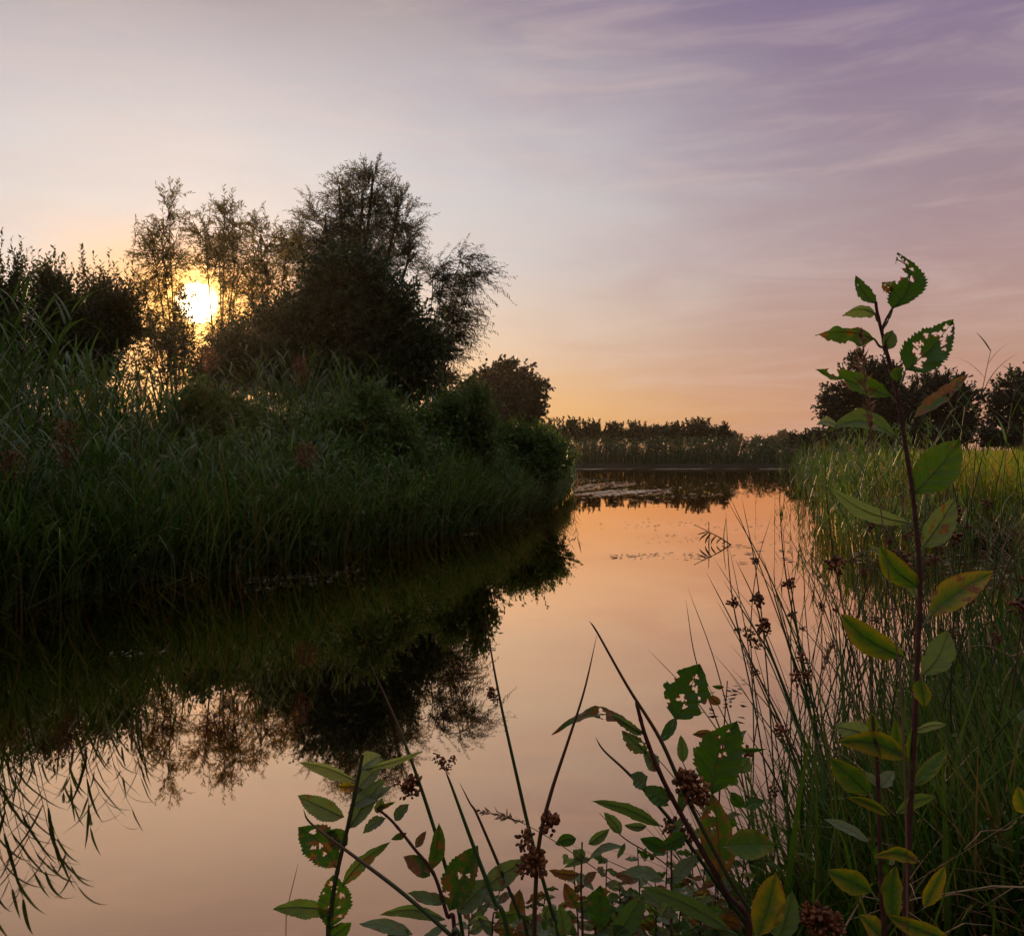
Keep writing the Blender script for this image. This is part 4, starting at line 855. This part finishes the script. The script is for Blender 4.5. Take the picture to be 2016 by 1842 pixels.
# herbs along the bottom edge
HB = [
    ('small herb with toothed grey-green leaves at the bottom centre', 1.16, [([(1147, 1850), (1144, 1760), (1146, 1657)], 6, 3, 'stem')],
     [((1134, 1650), (1093, 1661), 22, dict(roll=.4, tone=.3)), ((1159, 1661), (1200, 1631), 19, dict(roll=.4, grey=.3)), ((1163, 1690), (1110, 1708), 14, dict(roll=.5, grey=.5, arch=.1)), ((1150, 1690), (1128, 1672), 22, dict(roll=.5, grey=.4)),
      ((1141, 1720), (1080, 1712), 18, dict(roll=.5, brown=.95, ragged=.2)), ((1141, 1790), (1111, 1738), 28, dict(roll=.3, brown=.75, nholes=3)), ((1180, 1823), (1181, 1742), 46, dict(roll=.2, tone=.2, nholes=4, teeth=.06)),
      ((1111, 1846), (1100, 1778), 26, dict(roll=.4, grey=.3, brown=.3)), ((1160, 1690), (1230, 1668), 14, dict(roll=.5, grey=.6, arch=.15)), ((1150, 1740), (1175, 1715), 16, dict(roll=.5, brown=.9))]),
    ('bushy herb with pale folded leaves at the bottom centre, right of the brown seed heads', 1.14, [([(1322, 1850), (1322, 1740), (1321, 1639)], 6, 3, 'stem')],
     [((1306, 1733), (1224, 1718), 24, dict(roll=.45, grey=.6, arch=.08)), ((1321, 1733), (1373, 1681), 27, dict(roll=.45, grey=.6)), ((1211, 1846), (1268, 1756), 42, dict(roll=.3, tone=.3, grey=.2)), ((1222, 1640), (1189, 1598), 22, dict(roll=.4, grey=.4)),
      ((1273, 1626), (1229, 1624), 15, dict(roll=.4, grey=.4)), ((1314, 1672), (1260, 1650), 27, dict(roll=.3, tone=.1, brown=.3)), ((1303, 1806), (1328, 1764), 30, dict(roll=.5, grey=.7)), ((1300, 1780), (1262, 1752), 26, dict(roll=.4, grey=.5)),
      ((1326, 1790), (1376, 1770), 20, dict(roll=.5, grey=.3)), ((1240, 1850), (1200, 1815), 24, dict(roll=.4, grey=.4)), ((1322, 1640), (1345, 1610), 16, dict(roll=.4, grey=.4)), ((1230, 1660), (1215, 1690), 10, dict(roll=.5, grey=.5))]),
    ('brown withered herb at the bottom edge between two rush stems', 1.18, [([(1022, 1850), (1020, 1800), (1010, 1760)], 5, 3, 'stem')],
     [((1020, 1823), (1024, 1749), 30, dict(roll=.3, brown=.8, tone=.4)), ((1011, 1842), (1056, 1812), 22, dict(roll=.5, grey=.6)), ((1010, 1850), (985, 1815), 26, dict(roll=.4, grey=.3)), ((1000, 1800), (965, 1832), 10, dict(roll=.5, brown=.95)),
      ((1060, 1850), (1075, 1800), 22, dict(roll=.4, brown=.4)), ((1040, 1850), (1020, 1830), 20, dict(roll=.4, brown=.3))]),
    ('thin herb with withered curled leaves beside the rush heads, centre right', 1.3, [([(1412, 1850), (1415, 1600), (1425, 1440), (1432, 1340)], 5, 2, 'stem')],
     [((1418, 1385), (1395, 1368), 17, dict(roll=.4, brown=.8)), ((1425, 1352), (1402, 1350), 8, dict(roll=.5, brown=.5)), ((1400, 1440), (1363, 1445), 14, dict(roll=.4, brown=.7)), ((1428, 1462), (1470, 1438), 18, dict(roll=.5, grey=.6, ragged=.2)),
      ((1345, 1500), (1340, 1446), 20, dict(roll=.3, grey=.3)), ((1440, 1475), (1510, 1474), 9, dict(roll=.5, tone=.3)), ((1455, 1520), (1475, 1490), 24, dict(roll=.4, tone=.7, grey=.4)), ((1450, 1545), (1430, 1520), 20, dict(roll=.4, grey=.5)),
      ((1470, 1590), (1505, 1575), 20, dict(roll=.4, tone=.3)), ((1420, 1610), (1450, 1625), 26, dict(roll=.4, brown=.4)), ((1480, 1760), (1520, 1720), 26, dict(roll=.3, tone=.2)), ((1500, 1680), (1480, 1720), 30, dict(roll=.4, tone=.1)),
      ((1440, 1560), (1470, 1590), 22, dict(roll=.4, brown=.3)), ((1380, 1500), (1365, 1470), 16, dict(roll=.5, grey=.4))]),
]
rh = np.random.RandomState(55)
for j, (hx, hy, n_) in enumerate(((985, 1735, 9), (1075, 1745, 10), (1130, 1700, 9), (1195, 1690, 11), (1255, 1665, 10), (1290, 1730, 11), (1345, 1700, 11), (1390, 1660, 10), (1430, 1600, 10), (1465, 1680, 10), (1380, 1780, 10), (1500, 1770, 10), (1100, 1790, 9), (1165, 1760, 10), (1220, 1735, 10), (1315, 1650, 10), (1360, 1620, 9), (1410, 1720, 10), (1450, 1790, 9), (1050, 1800, 8), (1240, 1790, 9), (930, 1790, 7), (1545, 1700, 8))):
    dxs = rh.uniform(-20, 20); lv = []
    for q in range(n_):
        t = (q + .6) / n_; bx_, by_ = hx + dxs * (1 - t), 1850 + (hy - 1850) * t; a_ = rh.uniform(-.5, 1.0); sgn = 1 if q % 2 else -1; ll = rh.uniform(32, 66) * (1.1 - .5 * t)
        lv.append(((bx_, by_), (bx_ + sgn * ll * math.cos(a_), by_ - ll * math.sin(a_)), ll * rh.uniform(.3, .46), dict(roll=rh.uniform(-.9, .9), tone=rh.rand(), grey=rh.choice([.1, .3, .6, .9]), brown=rh.choice([0, .2, .4, .8]), arch=rh.uniform(-.05, .12), dip=rh.uniform(0, .25), wave=.15, dz=rh.uniform(-.03, .03), nholes=rh.choice([0, 0, 2]))))
    HB.append(('low leafy herb in the tangle along the bottom edge', rh.uniform(1.12, 1.32), [([(hx + dxs, 1850), (hx + dxs * .4, (1850 + hy) / 2), (hx, hy)], 4, 2, 'greenstem')], lv))
for i, (lab, d, stems, leaves) in enumerate(HB):
    o = sapling(lab, d, stems, leaves, 20 + i, cat='herb', name='bank_herb')
    if lab.startswith('low leafy'): o['group'] = 'low herbs along the bottom edge'

# ------------------------------------------------------------------ soft rushes with brown seed heads
def seed_head(parent, c, size, n, rng, origin, up=(0, 0, 1), spread=1.0, m='seed'):
    """a loose cluster of little seed capsules on thin stalks"""
    n = max(n, 24); b = MB(); c = np.asarray(c, float)
    dv_ = unit(rng.normal(0, 1, (n, 3)) + np.asarray(up) * .35)
    e = c + dv_ * size * (rng.rand(n, 1) ** .45) * np.array([1, 1, 1.15]) * spread
    s6 = np.linspace(0, 1, 3)[None, :, None]
    k = max(6, n // 3); tubes(b, c + (e[:k, None] - c) * s6, np.full((k, 3), size * .022), 3, tone=[(.2, .2, 0, 1)])
    lo = np.array([(math.cos(a) * math.sin(p), math.sin(a) * math.sin(p), math.cos(p)) for p in (.15, .9, 1.75, 2.95) for a in np.arange(6) * math.pi / 3])
    idx = np.arange(24).reshape(4, 6); nx = np.roll(idx, -1, 1)
    q = np.stack([idx[:-1], idx[1:], nx[1:], nx[:-1]], -1).reshape(-1, 4)
    for i in range(n):
        ax = unit(dv_[i] + rng.normal(0, .5, 3)); s1 = unit(np.cross(ax, (.3, .2, .9))); s2 = np.cross(ax, s1); r = size * rng.uniform(.13, .21)
        b.add(e[i] + (lo[:, :1] * s1 + lo[:, 1:2] * s2) * r + lo[:, 2:] * ax * r * 1.7, q, (rng.rand() ** 1.5, .2, 0, 1))
    return b.build('seed_head', M[m], parent, np.asarray(origin))
def rush(label, pts, d, w0, heads=(), m='rush', tone=.5, dry=.2, cat='rush', group=None, dtip=0.0, name='soft_rush'):
    """pts from tip to foot in frame units"""
    rng = np.random.RandomState(int(pts[0][0] * 7 + pts[0][1]))
    ds = np.linspace(d + dtip, d, len(pts)); (x1, y1), (x0, y0) = pts[-1], pts[-2]
    gx = x1 + (x1 - x0) / max(y1 - y0, 1) * 220 if y1 > 1780 else x1
    e, g = to_ground(gx, y1, d)
    root = empty(name, g, label, cat, group)
    P3 = [P(x, y, q) for (x, y), q in zip(pts, ds)] + [g - np.array([0, 0, .02])]
    p = spline(P3, 40); b = MB(); r = np.interp(np.linspace(0, 1, 40), [0, .1, .45, 1], [.06, .35, .8, 1.0]) * w0 / F * d / 2
    tubes(b, p, r, 7); V = b.v[0]
    b.c[0] = np.column_stack([np.full(len(V), tone), np.repeat(np.interp(np.linspace(0, 1, 40), [0, .25, .5, 1], [min(1, dry + .7), dry + .3, dry, dry]), 7), np.zeros(len(V)), np.ones(len(V))])
    b.build('stem', M[m], root, g)
    for hx, hy, hs, n in heads:
        seed_head(root, P(hx, hy, d + dtip * .5), hs / F * d, n, rng, g)
    return root
rush('rush with a brown seed cluster crossing the dark reflection, left of the bottom centre', [(727, 1303), (765, 1385), (800, 1470), (845, 1600), (885, 1735), (912, 1850)], 1.18, 9, [(812, 1545, 20, 50), (800, 1560, 17, 36), (782, 1538, 9, 12)], dry=.35)
rush('bare dark rush slanting low from left to right across the left saplings', [(597, 1592), (612, 1620), (680, 1672), (790, 1755), (885, 1838), (920, 1870)], 1.05, 10, dry=.55, tone=.05)
rush('short rush topped by its brown forked seed head, bottom centre left', [(876, 1515), (890, 1550), (932, 1665), (972, 1770), (1002, 1850)], 1.1, 11, [(873, 1505, 14, 26), (892, 1497, 10, 12), (860, 1492, 10, 12), (882, 1515, 8, 10)], tone=.6)
rush('tall green rush with one dark seed tuft midway, centre of the picture', [(955, 1203), (968, 1290), (988, 1395), (1018, 1530), (1046, 1650), (1088, 1800), (1100, 1850)], 1.2, 9, [(969, 1358, 12, 22), (974, 1376, 11, 20), (965, 1368, 9, 12)], tone=.6, dry=.25)
rush('upright brown rush with three rusty seed clusters at its foot, bottom centre', [(1175, 1250), (1150, 1360), (1118, 1460), (1085, 1560), (1062, 1655), (1054, 1760), (1052, 1850)], 1.1, 10, [(1084, 1625, 22, 55), (1034, 1655, 20, 40), (1052, 1700, 26, 80), (1030, 1712, 16, 30)], dry=.75, tone=.2)
rush('long brown rush leaning left with a big rusty seed cluster beside the holey leaf', [(1160, 1222), (1176, 1245), (1235, 1350), (1300, 1455), (1352, 1570), (1430, 1720), (1500, 1850)], 1.08, 10, [(1352, 1545, 26, 70), (1376, 1560, 24, 60), (1360, 1580, 16, 30)], dry=.6, tone=.2)
rush('thin dark rush with a bare tip right of the forked seed head', [(905, 1540), (925, 1580), (940, 1605), (990, 1722), (1022, 1800), (1040, 1850)], 1.12, 8, dry=.6, tone=.05)
rush('dark rush slanting down right through the lower middle sapling', [(1172, 1450), (1190, 1478), (1245, 1530), (1335, 1632), (1425, 1760), (1485, 1850)], 1.15, 9, [(1330, 1635, 22, 46), (1312, 1625, 15, 26), (1350, 1650, 14, 26)], dry=.5, tone=.05)
rush('rush with two dark seed tufts leaning furthest out over the water on the right', [(1425, 1143), (1480, 1230), (1520, 1295), (1560, 1400), (1610, 1530), (1650, 1640)], 1.75, 7, [(1500, 1235, 16, 34), (1476, 1252, 12, 20), (1488, 1268, 12, 22), (1510, 1243, 9, 12), (1466, 1240, 7, 8)], tone=.4)
rush('slim bare rush beside the one leaning furthest out over the water', [(1448, 1101), (1486, 1182), (1512, 1270), (1570, 1420), (1630, 1600)], 1.8, 5.5, tone=.4)
rush('stout rush with a ragged dark seed cluster halfway, right of the open water', [(1505, 1104), (1541, 1230), (1562, 1300), (1600, 1420), (1650, 1600), (1665, 1680)], 1.8, 8, [(1578, 1297, 13, 26), (1570, 1332, 15, 36), (1590, 1330, 12, 24)], tone=.3)
rush('straight bare rush right of the ragged seed cluster', [(1549, 1107), (1564, 1199), (1582, 1330), (1610, 1480), (1640, 1640)], 1.85, 6.5, tone=.5)
rush('thin rush with one small seed tuft low over the water on the right', [(1459, 1277), (1488, 1330), (1530, 1425), (1600, 1600), (1630, 1680)], 1.7, 5, [(1488, 1326, 9, 16)], tone=.5)
rush('curving thin rush rising left of the seed tufts on the right', [(1441, 1316), (1520, 1400), (1585, 1520), (1650, 1680)], 1.7, 4.5, dry=.5, tone=.3)
rush('thick rush running down right with brown clusters near the bottom', [(1470, 1440), (1520, 1520), (1580, 1650), (1640, 1800), (1650, 1850)], 1.45, 8, [(1538, 1440, 16, 36), (1470, 1485, 15, 30), (1520, 1560, 13, 24)], tone=.2)
rush('short rush with a big fuzzy brown seed head at the bottom edge on the right', [(1560, 1690), (1590, 1760), (1616, 1850)], 1.05, 7, [(1610, 1812, 30, 80), (1640, 1825, 26, 60), (1590, 1800, 20, 40)], tone=.3)
# the thicket of rushes on the right
GR = 'rush thicket on the right bank'
rq = np.random.RandomState(77); pr = []
for i in range(8):
    Hh = rq.uniform(.62, .95); ln = rq.uniform(-.25, .25)
    root = empty('soft_rush', (0, 0, 0), 'slender dark green rush in the thicket between the pond and the tall sapling', 'rush', GR)
    c = spline([(0, 0, -.02), (ln * .2, 0, Hh * .4), (ln * .6, rq.uniform(-.02, .02), Hh * .75), (ln * 1.1, 0, Hh)], 24); b = MB()
    tubes(b, c, np.interp(np.linspace(0, 1, 24), [0, .6, .9, 1], [1, .75, .4, .08]) * .0023, 6, tone=[(rq.rand(), .1 if i % 3 else .65, 0, 1)]); b.build('stem', M['rush'], root)
    if i in (0, 5):
        h = c[int(rq.uniform(14, 17))]; seed_head(root, h + np.array([.008, 0, 0]), rq.uniform(.014, .024), 34, rq, (0, 0, 0))
    pr.append(root)
cnt = 0
while cnt < 262:
    y = rq.uniform(1.35, 4.4) if cnt < 205 else rq.uniform(1.5, 2.6); x = np.interp(y, [1.35, 1.7, 2.2, 3.1, 4.4], [.45, .55, .72, 1.12, 1.75]) + rq.normal(.10, .20) + rq.rand() ** 2 * .7
    if x / y > .6 or x < .40 + .12 * (y - 1.35) or x / y < .27: continue
    g = on_ground(x, y); g[2] = max(g[2], -.04)
    if cnt < 8: o = pr[cnt]; o.location = tuple(g); o.rotation_euler = (rq.normal(0, .12), rq.normal(-.05, .16), rq.uniform(0, 6.28)); o.scale = (rq.uniform(.7, 1),) * 3
    else: copy_thing(pr[cnt % 8], g, rq.uniform(0, 6.28), rq.uniform(.62, 1.05), tilt=(rq.normal(0, .14), rq.normal(-.05, .18)))
    cnt += 1
# ------------------------------------------------------------------ straw-coloured grasses
def panicle_grass(label, pts, d, w0, hpts, hw, n, tone=.5):
    rng = np.random.RandomState(int(pts[0][0])); (x1, y1) = pts[-1]; e, g = to_ground(x1, y1, d); g = g.copy()
    root = empty('dry_grass', g, label, 'grass', None)
    p = spline([P(x, y, d) for x, y in pts] + [g], 40); b = MB(); tubes(b, p, np.interp(np.linspace(0, 1, 40), [0, 1], [.3, 1]) * w0 / F * d / 2, 5, tone=[(tone, .2, 0, 1)]); b.build('stem', M['straw'], root, g)
    b = MB(); hp = spline([P(x, y, d) for x, y in hpts], 60); i = rng.randint(0, 59, n); t = unit(hp[1] - hp[0])
    tg = unit(hp[np.minimum(i + 1, 59)] - hp[i]); dv_ = unit(-tg * -1.0 * .9 + rng.normal(0, .55, (n, 3)))
    env = np.sin(np.pi * (i / 59) ** .8) * .8 + .25
    diamonds(b, hp[i], -dv_, rng.normal(0, 1, (n, 3)), hw / F * d * env * rng.uniform(.6, 1.3, n), hw / F * d * .22 * rng.uniform(.7, 1.3, n), tones(rng, n, .3))
    b.build('seed_head', M['straw'], root, g); return root
panicle_grass('tall tan dry grass stalk with a long flower spike left of the tall sapling', [(1697, 655), (1703, 760), (1715, 860), (1738, 1035), (1752, 1153), (1767, 1296), (1775, 1400), (1783, 1600), (1786, 1850)], .95, 5, [(1697, 648), (1700, 720), (1712, 800), (1716, 870)], 26, 130)
panicle_grass('drooping tan grass head hanging left over the water at the bottom centre', [(942, 1596), (990, 1606), (1040, 1625), (1130, 1680), (1240, 1760), (1330, 1850)], 1.1, 3, [(940, 1594), (975, 1602), (1010, 1612), (1035, 1622)], 16, 90)
panicle_grass('small tan flower spike among the rushes at the edge of the open water', [(1640, 1270), (1625, 1310), (1615, 1360), (1620, 1450), (1640, 1600)], 1.6, 3, [(1640, 1262), (1630, 1290), (1618, 1325)], 16, 80)
def straw(label, pts, d, w0, tone=.6):
    e, g = to_ground(pts[-1][0], pts[-1][1], d)
    p = spline([P(x, y, d + .03 * i) for i, (x, y) in enumerate(pts)] + ([g] if pts[-1][1] > 1500 else [g]), 40); b = MB()
    tubes(b, p, np.interp(np.linspace(0, 1, 40), [0, .2, 1], [.3, .8, 1]) * w0 / F * d / 2, 5, tone=[(tone, .2, 0, 1)])
    tag(b.build('dry_stalk', M['straw'], None, g), label, 'dry stalk')
straw('pale dry stalk arching over the bottom right corner', [(1815, 1790), (1850, 1767), (1890, 1760), (1935, 1778), (2016, 1830)], 1.05, 4)
straw('straight pale dry stalk reaching in from the right frame edge', [(1897, 1672), (1925, 1645), (1934, 1636), (1980, 1633), (2040, 1630)], 1.1, 4)
straw('thin orange dry stalk arching behind the tall sapling on the right', [(1890, 1276), (1940, 1271), (1985, 1290), (2030, 1330)], 1.5, 3.5)
straw('pale leaning stalk crossing the lower middle from the rusty seed heads', [(1180, 1600), (1230, 1650), (1310, 1700), (1400, 1790), (1440, 1850)], 1.12, 3.5)
straw('rough tan stalk leaning left through the rush thicket', [(1672, 1430), (1725, 1505), (1760, 1590), (1795, 1680), (1815, 1850)], 1.2, 5, .4)
straw('lone thin stalk standing in the water at the bottom left', [(587, 1700), (577, 1740), (566, 1790), (563, 1850)], 1.3, 2, .1)

# ------------------------------------------------------------------ rusty dock plants among the reeds
for i, (x, y, d, hpx, lab) in enumerate(((130, 880, 5.9, 90, 'rust-brown seeding dock plant among the reeds near the left frame edge'), (20, 930, 5.6, 70, 'rust-brown dock plant cut by the left frame edge'),
        (590, 735, 9.4, 60, 'reddish-brown feathery flower head in front of the dark shrub'), (410, 715, 9.0, 50, 'brown flower head below the sun at the top of the reeds'), (600, 905, 7.9, 50, 'dull brown seeding dock plant low in the middle of the left reeds'))):
    g = on_ground((x - 1008) / F * d, d); root = empty('dock_plant', g, lab, 'plant'); rng = np.random.RandomState(300 + i)
    tp = P(x, y - hpx / 2, d); p = spline([g, g * .4 + tp * .6 + np.array([.02, 0, 0]), tp], 14); b = MB(); tubes(b, p, np.linspace(.005, .002, 14), 5); b.build('stem', M['greenstem'], root, g)
    b = MB(); n = 420; f = rng.uniform(.0, 1, n); ax = np.array([0, 0, 1.]); br_ = rng.randint(0, 9, n); ang = br_ * 2.4
    rad = rng.uniform(0, .16, n) * (1 - .6 * f); c = tp - ax * (hpx / F * d) * (1 - f)[:, None] + np.stack([np.cos(ang) * rad, np.sin(ang) * rad, rad * .9], 1) + rng.normal(0, .008, (n, 3))
    diamonds(b, c, rng.normal(0, 1, (n, 3)), rng.normal(0, 1, (n, 3)), rng.uniform(.012, .024, n), rng.uniform(.008, .014, n), tones(rng, n, .2))
    for k in range(9):
        for f0 in (.05, .3, .55, .8):
            a0 = tp - ax * (hpx / F * d) * (1 - f0); ra = .15 * (1 - .6 * f0); tubes(b, spline([a0, a0 + np.array([math.cos(k * 2.4) * ra * .5, math.sin(k * 2.4) * ra * .5, ra * .45]), a0 + np.array([math.cos(k * 2.4) * ra, math.sin(k * 2.4) * ra, ra * .9])], 5), np.full(5, .0012), 3, tone=[(.3, .2, 0, 1)])
    tubes(b, np.stack([tp - ax * (hpx / F * d) * t_ for t_ in (1, .66, .33, 0)]), np.full(4, .002), 4, tone=[(.3, .2, 0, 1)])
    b.build('seed_head', M['seed'], root, g)

# ------------------------------------------------------------------ thin evening haze
mh = bpy.data.materials.new('haze_air'); mh.use_nodes = True; nh = NT(mh.node_tree)
v = nh.n('ShaderNodeVolumePrincipled', i={'Color': (1.0, .86, .68, 1), 'Density': .0003, 'Anisotropy': .8})
o = nh.n('ShaderNodeOutputMaterial'); nh.t.links.new(v.outputs[0], o.inputs['Volume'])
mb = MB(); x_, y0_, y1_, z0_, z1_ = 280, -65, 290, -1.7, 16
mb.add([(-x_, y0_, z0_), (x_, y0_, z0_), (x_, y1_, z0_), (-x_, y1_, z0_), (-x_, y0_, z1_), (x_, y0_, z1_), (x_, y1_, z1_), (-x_, y1_, z1_)],
       [(0, 3, 2, 1), (4, 5, 6, 7), (0, 1, 5, 4), (1, 2, 6, 5), (2, 3, 7, 6), (3, 0, 4, 7)], (.5, 0, 0, 1))
tag(mb.build('haze', mh, smooth=False), kind='stuff')
